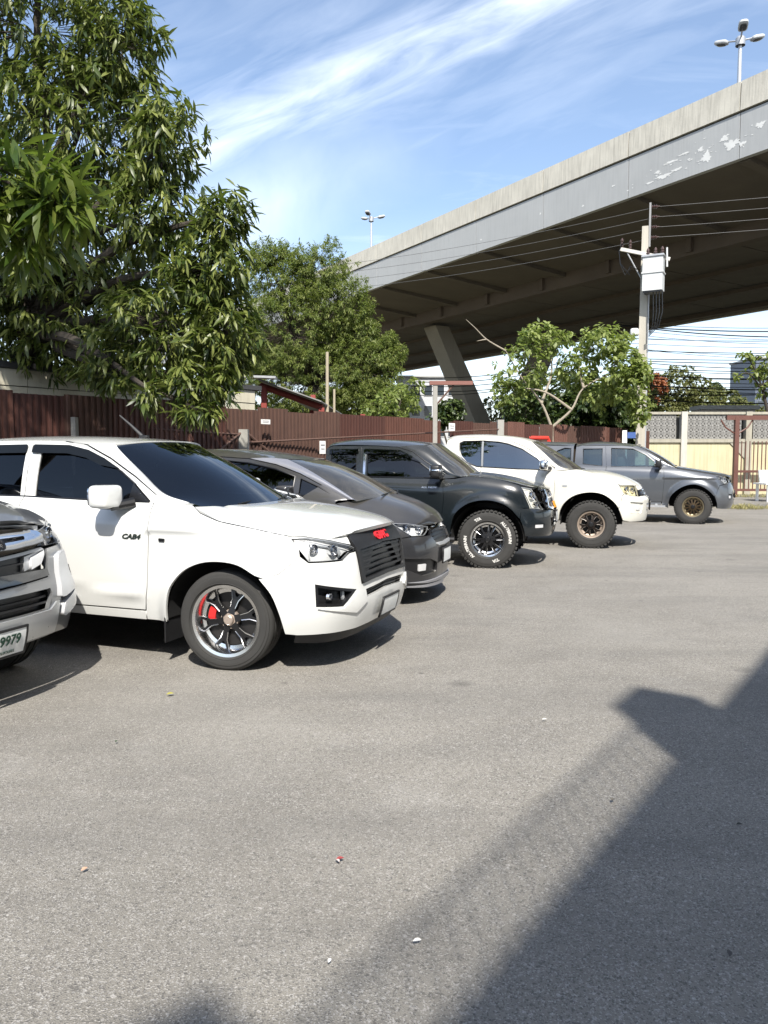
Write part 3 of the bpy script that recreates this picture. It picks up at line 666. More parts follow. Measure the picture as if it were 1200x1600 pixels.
# ------------------------------------------------------------------ car builder
def dup(o, parent=None, loc=None, rot=None):
    c = o.copy(); COL.objects.link(c); c.parent = parent
    if loc is not None: c.location = loc
    if rot is not None: c.rotation_euler = rot
    for ch in list(o.children): dup(ch, c)
    return c
def bez_arch(pts): return pts
def make_wheel(parent, Rt, rr, wd, style, loc, lip=None, dish=.09, spoke_n=6, face=None, cap=None, edge=None, letters=None, lugs=0, caliper=None):
    """wheel with its outer face towards -y; the barrel is the part, tyre, spokes, cap, disc and caliper sit under it"""
    face = face or M_trim; lip = lip or M_alu; edge = edge or M_alu; h = wd/2
    b = MB()
    b.lathe([(rr-.012, -h*.80), (rr+.012, -h*.84), (rr+.017, -h*.80), (rr+.010, -h*.76), (rr-.006, -h*.74), (rr-.018, -h*.55), (rr-.030, -h*.84+dish), (rr-.055, -h*.84+dish+.006)], 64)
    w = b.build('wheel', lip, parent, loc=loc, angle=50)
    b = MB(); b.lathe([(rr-.055, -h*.84+dish+.006), (rr-.04, h*.5), (rr-.02, h*.8)], 48); b.lathe([(.001, h*.3), (rr-.03, h*.3)], 40)
    b.build('rim_barrel', M_liner, w)
    t = MB(); H = Rt-rr
    pr = [(rr+.004, -h*.74), (rr+.012, -h*.86), (rr+.02, -h*.90), (rr+H*.22, -h*.985), (rr+H*.25, -h*.965), (rr+H*.45, -h*1.0), (rr+H*.62, -h*.985), (rr+H*.64, -h*.955), (rr+H*.80, -h*.93), (Rt-.022, -h*.875), (Rt-.008, -h*.80), (Rt, -h*.68)]
    gr = []
    for q in (-.42, 0, .42): gr += [(Rt, h*(q-.06)), (Rt-.009, h*(q-.055)), (Rt-.009, h*(q+.055)), (Rt, h*(q+.06))]
    t.lathe(pr+gr+[(r, -y) for r, y in pr[::-1]], 72)
    if lugs:
        for k in range(lugs):
            a = 2*math.pi*k/lugs
            for sd in (-1, 1):
                aa = a+(math.pi/lugs if sd > 0 else 0); rot = Matrix.Rotation(-aa, 3, 'Y')
                t.box(rot @ Vector((Rt-.004, sd*h*.84, 0)), (.022, h*.34, 2*math.pi*Rt/lugs*.62), rot @ Matrix.Rotation(.25*sd, 3, 'X') @ Matrix.Rotation(sd*-.28, 3, 'Z'))
    ty = t.build('tyre', M_tyre, w, angle=32)
    y0 = -h*.84+dish
    for k in range(spoke_n):
        a = 2*math.pi*k/spoke_n+R(12); rot = lambda p, a=a: (p[0]*math.cos(a)-p[2]*math.sin(a), p[1], p[0]*math.sin(a)+p[2]*math.cos(a))
        s = MB(); ri, ro = .045, rr-.034
        if style == 'y':
            out = [(ri, -.030), (ri+.05, -.020), (ro*.70, -.026), (ro, -.058), (ro, -.034), (ro*.80, -.008), (ro*.80, .008), (ro, .034), (ro, .058), (ro*.70, .026), (ri+.05, .020), (ri, .030)]
            edges = [out[1:4], out[8:11]]
        elif style == 'twin':
            out = [(ri, -.034), (ro*.6, -.036), (ro, -.050), (ro, -.022), (ro*.5, -.006), (ro*.5, .006), (ro, .022), (ro, .050), (ro*.6, .036), (ri, .034)]
            edges = [out[1:3], out[7:9]]
        else:
            out = [(ri, -.022), (ro*.6, -.014), (ro, -.026), (ro, .026), (ro*.6, .014), (ri, .022)]
            edges = [out[0:3]] if style == 'thin' else []
        fn = lambda u, v, hh, rot=rot: rot((u, y0+hh-.030*min(1, (1-u/ro))+0, v))
        s.prism(out, -.004, .030, fn)
        s.m = 1
        for ed in edges:
            s.tube([Vector(rot((u*.995, y0-.006-.030*(1-u/ro), v))) for u, v in ed], .0042, 5)
        s.build('spoke', [face, edge], w, angle=25)
    c = MB(); c.lathe([(.001, y0-.052), (.030, y0-.052), (.037, y0-.046), (.040, y0-.026), (.07, y0-.022), (.078, y0+.03)], 28); c.build('hub_cap', cap or face, w)
    d = MB(); d.lathe([(.06, h*.02), (rr-.055, h*.02), (rr-.055, h*.12), (.06, h*.12)], 40); d.lathe([(.08, -h*.12), (.085, h*.02)], 24); d.build('brake_disc', M_disc, w)
    if caliper:
        c = MB(); pts = []
        for a in np.linspace(R(150), R(192), 9): pts.append((math.cos(a), math.sin(a)))
        ri, ro = rr-.130, rr-.075
        poly = [(x*ro, z*ro) for x, z in pts]+[(x*ri, z*ri) for x, z in pts[::-1]]
        c.prism(poly, -h*.10, h*.2, lambda u, v, hh: (u, hh, v)); c.build('brake_caliper', caliper, w)
    if letters:
        for txt, deg, sz in letters:
            rm = rr+H*.45
            def fn(u, v, hh, a0=R(deg)):
                r = rm+v; a = a0-u/rm; return (r*math.cos(a), -h*1.0-.0005-hh, r*math.sin(a))
            text('sidewall_lettering', txt, sz, M_whitel, w, fn, depth=.002, sx=1.05, off=.003)
    return w
class Cab:
    """greenhouse surface: half width as a function of x and z"""
    def __init__(g, zb, yb, zr, yr, xf=(-1.3, -.25), ft=.05, xr=(-2.2, -3.2), rt=.02, barrel=.014):
        g.p = (zb, yb, zr, yr); g.xf, g.ft, g.xr, g.rt, g.b = xf, ft, xr, rt, barrel
    def y(g, x, z):
        zb, yb, zr, yr = g.p; t = (np.asarray(z, float)-zb)/(zr-zb)
        return yb+(yr-yb)*t+g.b*np.sin(np.pi*np.clip(t, 0, 1))-g.ft*sstep(g.xf[0], g.xf[1], x)-g.rt*sstep(g.xr[0]*-1, g.xr[1]*-1, -np.asarray(x, float))
    def __call__(g, x, z, off=0.): x = np.asarray(x, float); return np.stack([x, -(g.y(x, z)+off), np.asarray(z, float)+0*x], -1)
    def pt(g, x, z, off=0.): return tuple(float(v) for v in g(np.array(x), np.array(z), off))
class Car:
    def __init__(c, name, label, cat, o, th, wall, cab, paint, group='vehicles parked in the row', z0=0.):
        c.root = thing(name, label, cat, (o[0], o[1], z0), -R(th), group); c.w, c.g, c.paint = wall, cab, paint
    def S(c, p): return c.w.S(p)
    def W(c, name, poly, mtl=None, **k):
        sides = k.pop('sides', 'both'); par = k.pop('parent', c.root); lab = k.pop('label', None); o = []
        if sides in ('both', 'R'): o.append(skin(name, poly, c.w, mtl or c.paint, par, flip=True, **k))
        if sides in ('both', 'L'): o.append(skin(name, poly, c.w, mtl or c.paint, par, flip=True, mirror=True, **k))
        if sides == 'C':   # poly is the right half, from the centre line to the centre line
            full = list(poly)+[(-s, z) for s, z in poly[::-1] if abs(s) > 1e-6]
            hs = []
            for h in k.pop('holes', ()):
                if min(abs(s) for s, z in h) < 1e-6: hs.append(list(h)+[(-s, z) for s, z in h[::-1] if abs(s) > 1e-6])
                else: hs += [list(h), [(-s, z) for s, z in h[::-1]]]
            o.append(skin(name, full, c.w, mtl or c.paint, par, flip=True, holes=hs, **k))
        if lab:
            for q in o: q['label'] = lab
        return o
    def G(c, name, poly, mtl=None, **k):
        par = k.pop('parent', c.root)
        return [skin(name, poly, c.g, mtl or c.paint, par, mirror=m, **k) for m in (False, True)]
    def pts(c, P): return [(c.S(p[0]), p[1]) for p in P]
    def lamp(c, poly, lens=None, depth=.06, bowls=(), slats=(), back=None, name='headlight'):
        """clear lens over a reflector bowl; bowls: (s, z, radius), slats: polygons of darker trim"""
        out = []
        for m in (False, True):
            L = skin(name, poly, c.w, lens or M_lens, c.root, flip=True, mirror=m, th=0, gap=.004, step=.04, off=.001)
            skin('lamp_reflector', poly, c.w, back or M_refl, L, flip=True, mirror=m, th=0, gap=-.004, step=.05, off=-depth)
            skin('lamp_bezel', poly, c.w, M_bezel, L, flip=True, mirror=m, th=.02, gap=.003, step=.05, off=-.002, holes=[inset(ccw(rounded(poly, .02)), .009)])
            for (s, z, r) in bowls:
                b = MB(); P = c.w(np.array(s), np.array(z), -depth); Q = c.w(np.array(s), np.array(z), -.012)
                ax = Vector(Q-P).normalized(); ax = (ax+Vector((.9, 0, 0))).normalized(); Pv = Vector(P)
                k = ax.to_track_quat('Y', 'Z').to_matrix()
                tmp = MB(); tmp.lathe([(r*.96, depth*.72), (r, depth*.7), (r*.9, 0), (r*.55, -.01)], 24); tmp.lathe([(.001, depth*.62), (r*.4, depth*.58), (r*.72, depth*.42), (r*.86, depth*.2)], 24)
                V = [k @ Vector(v)+Pv for v in tmp.V]
                if m: V = [Vector((v.x, -v.y, v.z)) for v in V]
                b.add(V, tmp.F); b.build('lamp_bowl', M_chrome, L)
            for sp in slats: skin('lamp_divider', sp, c.w, M_bezel, L, flip=True, mirror=m, th=.02, step=.05, off=-depth*.55)
            out.append(L)
        return out
    def box_on(c, name, s0, s1, z0, z1, mtl, off=.012, th=.012, sides='both', parent=None, rd=.008, **k):
        return c.W(name, [(s0, z0), (s1, z0), (s1, z1), (s0, z1)], mtl, off=off, th=th, sides=sides, parent=parent or c.root, rd=rd, gap=0, **k)
    def seal(c, name, pts, r, mtl=None, parent=None, surf='w', both=True, off=.003):
        f = c.w if surf == 'w' else c.g
        for m in ((1, -1) if both else (1,)):
            b = MB(); b.tube([Vector(f(np.array(a), np.array(z), off))*1 if m > 0 else Vector(f(np.array(a), np.array(z), off)) @ Matrix.Diagonal((1, -1, 1)) for a, z in pts], r, 6); b.build(name, mtl or M_trim, parent or c.root)
    def underbody(c, wheels, zt, zb=.30, x0=-4.15, x1=.55, yw=.78, ra=.5):
        b = MB()
        def prof(x0, x1):
            P = [(x1, zt-.26), (-.20, zt-.22), (-.42, zt), (x0, zt), (x0, zb)]
            for cx, cz in sorted(wheels):
                if x0 < cx < x1-.1:
                    a0 = math.asin(max(-1, min(1, (zb-cz)/ra)))
                    hit = [(cx+ra*math.cos(a), cz+ra*math.sin(a)) for a in np.linspace(math.pi-a0, a0, 16)]
                    P += [q for q in hit if x0 < q[0] < x1]
            return P+[(x1, zb)]
        b.prism(prof(x0, x1-.08), -yw, yw, lambda u, v, h: (u, h, v))
        b.box((x1+.05, 0, (zt-.30+zb)/2), (.26, .9, zt-.30-zb))
        b.build('underbody', M_liner, c.root, smooth=False)
        # axles, so that the wheels hang on something
        for cx, cz in wheels:
            a = MB(); a.tube([(cx, -yw-.02, cz), (cx, yw+.02, cz)], .045, 10); a.build('axle', M_liner, c.root)
    def liners(c, wheels, ra, y0, y1):
        for cx, cz in wheels:
            for m in (1, -1):
                b = MB(); A = np.linspace(R(-2), R(182), 22); V = []; F = []
                for a in A: V += [(cx+ra*math.cos(a), -m*y0, cz+ra*math.sin(a)), (cx+ra*.985*math.cos(a), -m*y1, cz+ra*.985*math.sin(a))]
                for i in range(len(A)-1): F.append((2*i, 2*i+1, 2*i+3, 2*i+2))
                b.add(V, F); ci = len(V); b.add([(cx, -m*y1, cz-.1)]+[(cx+ra*1.02*math.cos(a), -m*y1, cz+ra*1.02*math.sin(a)) for a in A], [(0, i+1, i+2) for i in range(len(A)-1)]); b.build('wheel_arch_liner', M_liner, c.root)
    def mirror(c, x, z, y, size, mtl, base=M_trim, cap=None, arm_to=None):
        for m in (1, -1):
            b = MB(); b.sell((x, -m*y, z), size, (.38, .42), (24, 14)); h = b.build('side_mirror', mtl, c.root, angle=60)
            g = MB(); g.sell((x-size[0]*.40, -m*y, z), (size[0]*.28, size[1]*.86, size[2]*.8), (.3, .3), (20, 10)); g.build('mirror_glass', M_chrome, h)
            a = MB(); t = arm_to or (x+.1, y-.22, z-.07)
            a.tube([(t[0], -m*t[1], t[2]), (x+size[0]*.12, -m*(y-size[1]*.1), z-size[2]*.44)], [.04, .032], 10); a.sell((x+size[0]*.06, -m*(y-size[1]*.12), z-size[2]*.44), (size[0]*.8, size[1]*.72, .035), (.5, .5), (18, 8)); a.build('mirror_arm', base, h)
            if cap:
                k = MB(); k.sell((x+size[0]*.05, -m*y, z+size[2]*cap[1]), (size[0]*1.0, size[1]*1.02, size[2]*cap[2]), (.4, .42), (24, 10)); k.build('mirror_cap', cap[0], h, angle=60)
    def interior(c, zf, xs=-1.35, dash=-.45, ys=.36, wheel_y=-.36):
        for y in (-ys, ys):
            b = MB(); b.sell((xs-.2, y, zf+.30), (.2, .5, .62), (.4, .4), (18, 12), Matrix.Rotation(-.22, 3, 'Y')); b.sell((xs-.30, y, zf+.70), (.1, .26, .18), (.5, .5), (14, 8)); b.build('seat', M_seat, c.root)
        b = MB(); b.sell((dash, 0, zf+.10), (.5, 1.34, .26), (.3, .3), (24, 10)); b.build('dashboard', M_dash, c.root)
        b = MB(); k = Matrix.Rotation(.5, 3, 'Y')
        V = [k @ Vector((0, .18*math.cos(a), .18*math.sin(a))) + Vector((dash-.36, wheel_y, zf+.2)) for a in np.linspace(0, 2*math.pi, 25)]
        b.tube(V, .014, 8, False); b.tube([Vector((dash-.1, wheel_y, zf+.1)), Vector((dash-.36, wheel_y, zf+.2))], .03, 8); b.build('steering_wheel', M_dash, c.root)
    def wiper(c, pts):
        b = MB(); b.tube(pts, .008, 6); b.build('wiper', M_trim, c.root)
    def plate(c, s0, s1, z0, z1, off=.02, lines=None):
        fr = c.box_on('number_plate', s0, s1, z0, z1, M_plate, off=off, th=.012, sides='R', rd=.006)[0]
        c.W('plate_frame', [(s0-.012, z0-.012), (s1+.012, z0-.012), (s1+.012, z1+.012), (s0-.012, z1+.012)], M_black, off=off+.003, th=.015, sides='R', parent=fr, gap=0, holes=[[(s0+.002, z0+.002), (s1-.002, z0+.002), (s1-.002, z1-.002), (s0+.002, z1-.002)]])
        if lines:
            for body, u0, zc, size, sx, mm in lines:
                text('plate_lettering', body, size, mm, fr, lambda u, v, h: tuple(c.w(np.array(u0-u), np.array(zc+v), off+.004+h)), sx=sx, depth=.002, off=.002 if size > .05 else 0)
        return fr
def ccw(p): return p if area(p) > 0 else p[::-1]
def arch(cx, cz, r, a0, a1, n=14, ex=1.): return [(cx+r*ex*math.cos(R(a)), cz+r*math.sin(R(a))) for a in np.linspace(a0, a1, n)]
def paint(name, col, rough=.22, metal=0., coat=1., dust=.0, var=.03):
    return mat(name, col, rough, metal, coat, None, var, 1.5, dust)
# ------------------------------------------------------------------ white pickup, nearest whole vehicle
def white_pickup():
    w = Wall([(.95, 0), (.942, .3), (.905, .55), (.80, .77), (.63, .885), (.4, .93), (0, .94), (-1, .94), (-2.3, .94), (-4.1, .92), (-4.28, .82), (-4.33, .5), (-4.34, 0)],
             [(('y', 0), 1.03), (('y', .45), 1.0), (('y', .62), .965), (('y', .8), .998), (.5, 1.014), (.22, 1.058), (-.05, 1.10), (-.3, 1.20), (-.65, 1.215), (-2, 1.25), (-4.0, 1.25), (('y', .02), 1.25)][:11],
             flare=[(0, .345, .475, .030, .115), (-3.125, .345, .47, .020, .13)], zlow=.66, lowin=.05, topin=.085, topr=.2,
             front=[(.2, .09), (.30, .05), (.42, .012), (.5, 0), (.62, .012), (.8, .035), (.92, .055), (1.0, .085)],
             extra=lambda x, z, f: (.017*sstep(.985, 1.02, z)-.017*sstep(1.02, 1.13, z))*(1-f)+.012*np.exp(-((z-(.56-.05*sstep(-1.4, -.6, x)))/.03)**2)*(1-f)*sstep(-.6, -.8, x))
    g = Cab(1.215, .855, 1.70, .69, (-1.2, -.4), .045)
    P = paint('white_paint', (.615, .618, .595), .22, coat=1., var=.015)
    GL = glass('black_tinted_glass', (.035, .04, .045), film=.0, ior=1.5)
    GW = glass('blue_tinted_windscreen', (.10, .12, .16), (.9, .95, 1), film=.03, ior=1.52)
    c = Car('pickup_truck', 'white lowered pickup with black grille, red brake calipers and polished deep-dish wheels', 'pickup truck', (-.853, 6.407), 21, w, g, P)
    S = c.S; WH = [(0, .372), (-3.125, .372)]
    ar = [(-.485, .33), (-.47, .45), (-.435, .58), (-.37, .67), (-.28, .745), (-.14, .80), (.02, .815), (.17, .795), (.30, .73)]
    sm = lambda q: [tuple(p) for p in catmull(q, 4)]
    ar = sm(ar)
    ar2 = [(.33, .71), (.42, .60), (.475, .46), (.505, .31)]; ar2 = sm(ar2)
    hood_s = [(1.133, 1.008), (S(.22), 1.058), (S(-.06), 1.10), (S(-.21), 1.155), (S(-.29), 1.21)]
    c.W('front_fender', [(S(.30), .73), (S(.36), .712), (1.172, .744), (1.018, .868), (1.028, .917)]+hood_s+c.pts([(-.45, 1.222), (-.635, 1.222), (-.615, 1.06), (-.645, .6), (-.68, .40), (-.685, .33)])+c.pts(ar[:-1]), step=.035, gap=.0012, estep=.03)
    c.W('front_door', c.pts([(-.64, 1.222), (-1.2, 1.228), (-1.915, 1.247), (-1.93, .8), (-1.90, .40), (-.685, .405), (-.648, .6), (-.62, 1.06)]), estep=.05)
    c.W('rear_door', c.pts([(-1.92, 1.247), (-2.78, 1.25), (-2.80, .9), (-2.64, .62), (-2.55, .40), (-1.905, .40), (-1.935, .8)]), estep=.05)
    rar = [(-3.125-x, z) for x, z in ar]+[(-3.125-x, z) for x, z in ar2]
    c.W('bed_side', c.pts([(-2.785, 1.25), (-4.12, 1.25), (-4.2, .45), (-3.66, .40)]+rar[::-1][1:]+[(-2.6, .36), (-2.56, .40), (-2.645, .62), (-2.805, .9)]), estep=.04)
    c.W('rocker_sill', c.pts([(-.69, .395), (-2.55, .39), (-2.58, .325), (-.69, .325)]))
    strip_a = [tuple(w(np.array(S(x)), np.array(z))) for x, z in ((-.66, 1.222), (-.5, 1.222), (-.30, 1.213))]; strip_b = [g.pt(-.66, 1.28), g.pt(-.5, 1.245), (-.29, -.79, 1.212)]
    for m in (False, True): strip('a_pillar_base', strip_a, strip_b, P, c.root, (0, 0, .004), mirror=m)
    c.W('tailgate', [(S(('y', .0)), .5)][:0]+[(w.L-.75, .55), (w.L, .55), (w.L, 1.22), (w.L-.75, 1.22)])
    # hood
    Ec = [tuple(w(np.array(s), np.array(w.zt(s)), -.009)) for s in np.r_[np.linspace(S(-.29), S(('y', .82)), 14), np.linspace(S(('y', .80)), S(('y', .70)), 3)]]
    E = [(x, abs(y), z) for x, y, z in Ec]
    Cc = [(-.10, 0, 1.195), (.3, 0, 1.155), (.6, 0, 1.11), (.8, 0, 1.065), (.895, 0, 1.03)]
    patch('hood', E, Cc, P, c.root, 2.6, 2.8, 26, 22, dz=lambda u, v: .016*sstep(.74, .66, v)*sstep(0, .2, u)*(1-.5*u)-.010*np.exp(-((v-.72)/.035)**2)*(1-u*.6), th=.03)
    # front
    grille = [(0, 1.022), (.30, 1.012), (.505, .992), (.500, .93), (.484, .88), (.458, .636), (.3, .648), (0, .655)]
    fog = [(.905, .668), (.548, .600), (.69, .503), (.90, .517)]
    low = [(0, .602), (.405, .583), (.398, .528), (0, .548)]
    c.W('front_bumper', [(0, .65), (.3, .643), (.462, .63), (.49, .873), (.56, .868), (.652, .822), (.953, .822), (1.018, .868), (1.172, .744), (S(.36), .712), (S(.33), .71)]+c.pts(ar2[1:])+[(1.05, .30), (.84, .305), (.5, .30), (0, .31)], sides='C', holes=[fog, low], estep=.03, step=.05, th=.03, gap=.0012)
    c.seal('hood_gap', hood_s, .0032, off=.0015)
    gp = c.W('grille', grille, M_trim, sides='C', off=-.035, th=.02, estep=.04)[0]
    c.W('grille_frame', grille, M_black, sides='C', off=.018, th=.06, parent=gp, gap=0, estep=.04, holes=[[(0, .905), (.445, .885), (.42, .668), (0, .685)]])
    for z in (.872, .835, .792, .748, .708): c.W('grille_bar', [(0, z), (.44, z-.012), (.44, z+.004), (0, z+.018)], M_black, sides='C', off=.004, th=.05, parent=gp, gap=0)
    c.W('grille_blade', [(.18, .882), (.44, .872), (.40, .70), (.34, .69)], M_black, off=-.004, th=.02, parent=gp)
    text('grille_lettering', 'GMC', .085, M_redl, gp, lambda u, v, h: tuple(w(np.array(-u), np.array(.958+v), .024+h)), depth=.012, sx=1.35, off=.004, shear=.1)
    c.W('intake_mesh', low, M_trim, sides='C', off=-.05, th=0, gap=-.01)
    for z in (.562, .580): c.W('intake_bar', [(0, z+.004), (.39, z-.018), (.39, z-.012), (0, z+.010)], M_black, sides='C', off=-.02, th=.02, gap=0)
    for q in c.W('fog_recess', fog, M_trim, off=-.06, th=0, gap=-.012): pass
    c.W('fog_recess_wall', fog, M_trim, off=.002, th=.065, gap=-.004, holes=[inset(ccw(fog), .012)])
    for m in (1, -1):
        for s, z, r in ((.80, .572, .030),):
            b = MB(); P0 = w(np.array(s), np.array(z), -.05); b.lathe([(.001, .0), (r*.8, .004), (r, .0), (r*1.15, -.02)], 24, 'x', (P0[0]+.03, P0[1]*m, P0[2])); b.build('fog_lamp', M_chrome, c.root)
        c.W('fog_blade', [(.64, .60), (.665, .60), (.665, .52), (.64, .52)], M_bezel, off=-.03, th=.02, sides='R' if m > 0 else 'L')
    c.W('bumper_blade', [(.895, .497), (.545, .428), (.405, .50), (.52, .585), (.535, .585), (.69, .485), (.895, .500)], P, off=.012, th=.02, gap=.002)
    c.W('lower_valance', [(0, .30), (.6, .295), (1.08, .292), (1.10, .225), (.6, .215), (0, .22)], M_black, sides='C', off=-.05, th=.01)
    hl = [(1.128, 1.000), (.979, 1.000), (.712, .964), (.532, .922), (.475, .897), (.482, .879), (.558, .873), (.652, .828), (.953, .828), (1.025, .915)]
    c.W('hood_lip', [(.515, .926), (.712, .970), (.979, 1.005), (1.10, 1.006), (1.10, 1.016), (.979, 1.014), (.75, 1.0), (.50, .998)], P, off=-.004, th=.02, gap=0)
    c.lamp(hl, bowls=[(.93, .915, .035), (.72, .895, .040)], slats=[[(.97, .985), (.955, .985), (.935, .84), (.95, .84)], [(.66, .935), (.63, .925), (.62, .86), (.66, .85)], [(.95, .955), (.66, .915), (.66, .905), (.95, .945)]])
    c.plate(-.165, .165, .335, .475, off=.035)
    c.W('turn_signal', c.pts([(-.478, .962), (-.53, .964), (-.53, .940), (-.478, .938)]), M_trim, off=.008, th=.01, rd=.008, gap=0)
    text('door_badge', 'CAB4', .052, M_ink, c.root, lambda u, v, h: tuple(w(np.array(S(-.79)-u), np.array(.966+v), .003+h)), depth=.004, sx=1.35, shear=.35, off=.002)
    # greenhouse
    front_win = [(-.69, 1.228), (-.84, 1.355), (-.99, 1.455), (-1.16, 1.54), (-1.34, 1.612), (-1.56, 1.652), (-1.855, 1.660), (-1.815, 1.243)]
    rear_win = [(-2.02, 1.660), (-2.45, 1.655), (-2.66, 1.61), (-2.76, 1.45), (-2.78, 1.258), (-1.975, 1.25)]
    frame = [(-.64, 1.215), (-.635, 1.27), (-.86, 1.415), (-1.12, 1.555), (-1.39, 1.662), (-1.62, 1.692), (-2.35, 1.700), (-2.76, 1.67), (-2.87, 1.5), (-2.91, 1.245), (-1.9, 1.24)]
    c.G('cab_frame', frame, holes=[front_win, rear_win], rd=.012, step=.07, estep=.04, th=.02)
    c.G('side_window', front_win, GL, off=-.012, th=0, gap=-.01, rd=.02, step=.09, estep=.06)
    c.G('side_window', rear_win, GL, off=-.012, th=0, gap=-.01, rd=.02, step=.09, estep=.06)
    c.seal('window_seal', [(-.70, 1.228), (-1.2, 1.233), (-1.9, 1.246), (-2.78, 1.258)], .010, surf='g')
    c.seal('window_seal', front_win[1:7], .008, surf='g')
    c.seal('door_gap', [(-1.925, 1.25), (-1.945, 1.45), (-1.965, 1.69)], .0035, surf='g', off=.0)
    c.seal('door_gap', [(-.655, 1.285), (-.86, 1.422), (-1.12, 1.562), (-1.39, 1.669), (-1.62, 1.698)], .004, surf='g', off=.0)
    M_vis = mat('visor_black', (.006, .007, .008), .3, spec=.3)
    c.G('window_visor', [(-1.0, 1.478), (-1.17, 1.562), (-1.35, 1.628), (-1.56, 1.668), (-1.94, 1.676), (-1.94, 1.605), (-1.56, 1.60), (-1.36, 1.565), (-1.2, 1.508)], M_vis, off=.018, th=.004, gap=0, rd=.02)
    c.G('window_visor', [(-2.0, 1.676), (-2.47, 1.67), (-2.66, 1.635), (-2.72, 1.56), (-2.45, 1.60), (-2.0, 1.605)], M_vis, off=.018, th=.004, gap=0, rd=.02)
    c.G('mirror_sail', [(-.695, 1.232), (-.86, 1.372), (-.885, 1.236)], M_trim, off=.012, th=.02, rd=.01)
    wt = [(-.50, .765, 1.215), (-.62, .745, 1.29), (-.85, .70, 1.44), (-1.15, .62, 1.635), (-1.19, .600, 1.665)]
    A = [g.pt(-.38, 1.215), g.pt(-.64, 1.278), g.pt(-.86, 1.42), g.pt(-1.12, 1.558), g.pt(-1.39, 1.665)]
    Wc = [(x, -y, z) for x, y, z in [(-.34, .775, 1.215)]+wt[1:]]
    for m in (False, True): strip('a_pillar', A, Wc, P, c.root, (.012, -.016, .012), mirror=m)
    patch('windscreen', [(-.34, .770, 1.205)]+wt[1:], [(-.06, 0, 1.175), (-.35, 0, 1.36), (-.70, 0, 1.55), (-1.06, 0, 1.705)], GW, c.root, 2.3, 2.6, 24, 14, th=0, off=-.004)
    e = [(-2.86, .68, 1.62), (-2.72, .690, 1.685)]+[(x, float(g.y(x, z))-.002, z+.006) for x, z in [(-2.3, 1.700), (-1.62, 1.692), (-1.39, 1.664)]]+[(-1.20, .605, 1.670)]
    patch('roof', e, [(-2.86, 0, 1.69), (-2.6, 0, 1.738), (-2.1, 0, 1.756), (-1.5, 0, 1.742), (-1.06, 0, 1.707)], P, c.root, 2.4, 3.4, 26, 20, th=.03)
    patch('rear_window', [(-2.93, .80, 1.25), (-2.88, .69, 1.62)], [(-2.95, 0, 1.25), (-2.88, 0, 1.68)], GL, c.root, 2, 2, 8, 8, th=0)
    c.wiper([(-.14, -.45, 1.20), (-.17, .0, 1.222), (-.24, .30, 1.235)]); c.wiper([(-.12, .15, 1.20), (-.20, .5, 1.235), (-.30, .66, 1.245)])
    c.mirror(-.935, 1.272, 1.035, (.185, .215, .178), P, arm_to=(-.80, .875, 1.225))
    b = MB(); b.sell((-1.48, .12, 1.752), (.10, .05, .03), (.6, .6), (14, 8)); b.tube([(-1.50, .12, 1.76), (-1.62, .115, 1.86), (-1.74, .11, 1.95)], [.016, .011, .007], 6); b.build('aerial', M_black, c.root)
    c.W('door_handle', c.pts([(-1.68, 1.075), (-1.86, 1.08), (-1.86, 1.045), (-1.68, 1.04)]), P, off=.035, th=.012, rd=.012, gap=0)
    c.underbody(WH, 1.02, .30, ra=.5, yw=.78, x1=.58); c.liners(WH, .485, .915, .40)
    c.interior(.86)
    wk = dict(Rt=.372, rr=.258, wd=.255, style='y', dish=.09, cap=mat('hub_gold', (.46, .38, .32), .38, .6), caliper=M_red)
    wh = make_wheel(c.root, loc=(0, -.795, .368), **wk)
    wh.rotation_euler.z = R(7)
    for x, y, r in ((0, .795, math.pi+R(7)), (-3.125, -.795, 0), (-3.125, .795, math.pi)): dup(wh, c.root, (x, y, .368), (0, 0, r))
    for m in (1, -1):
        b = MB(); b.box((-.50, -m*.82, .30), (.012, .22, .26)); b.build('mud_flap', M_black, c.root)
    return c
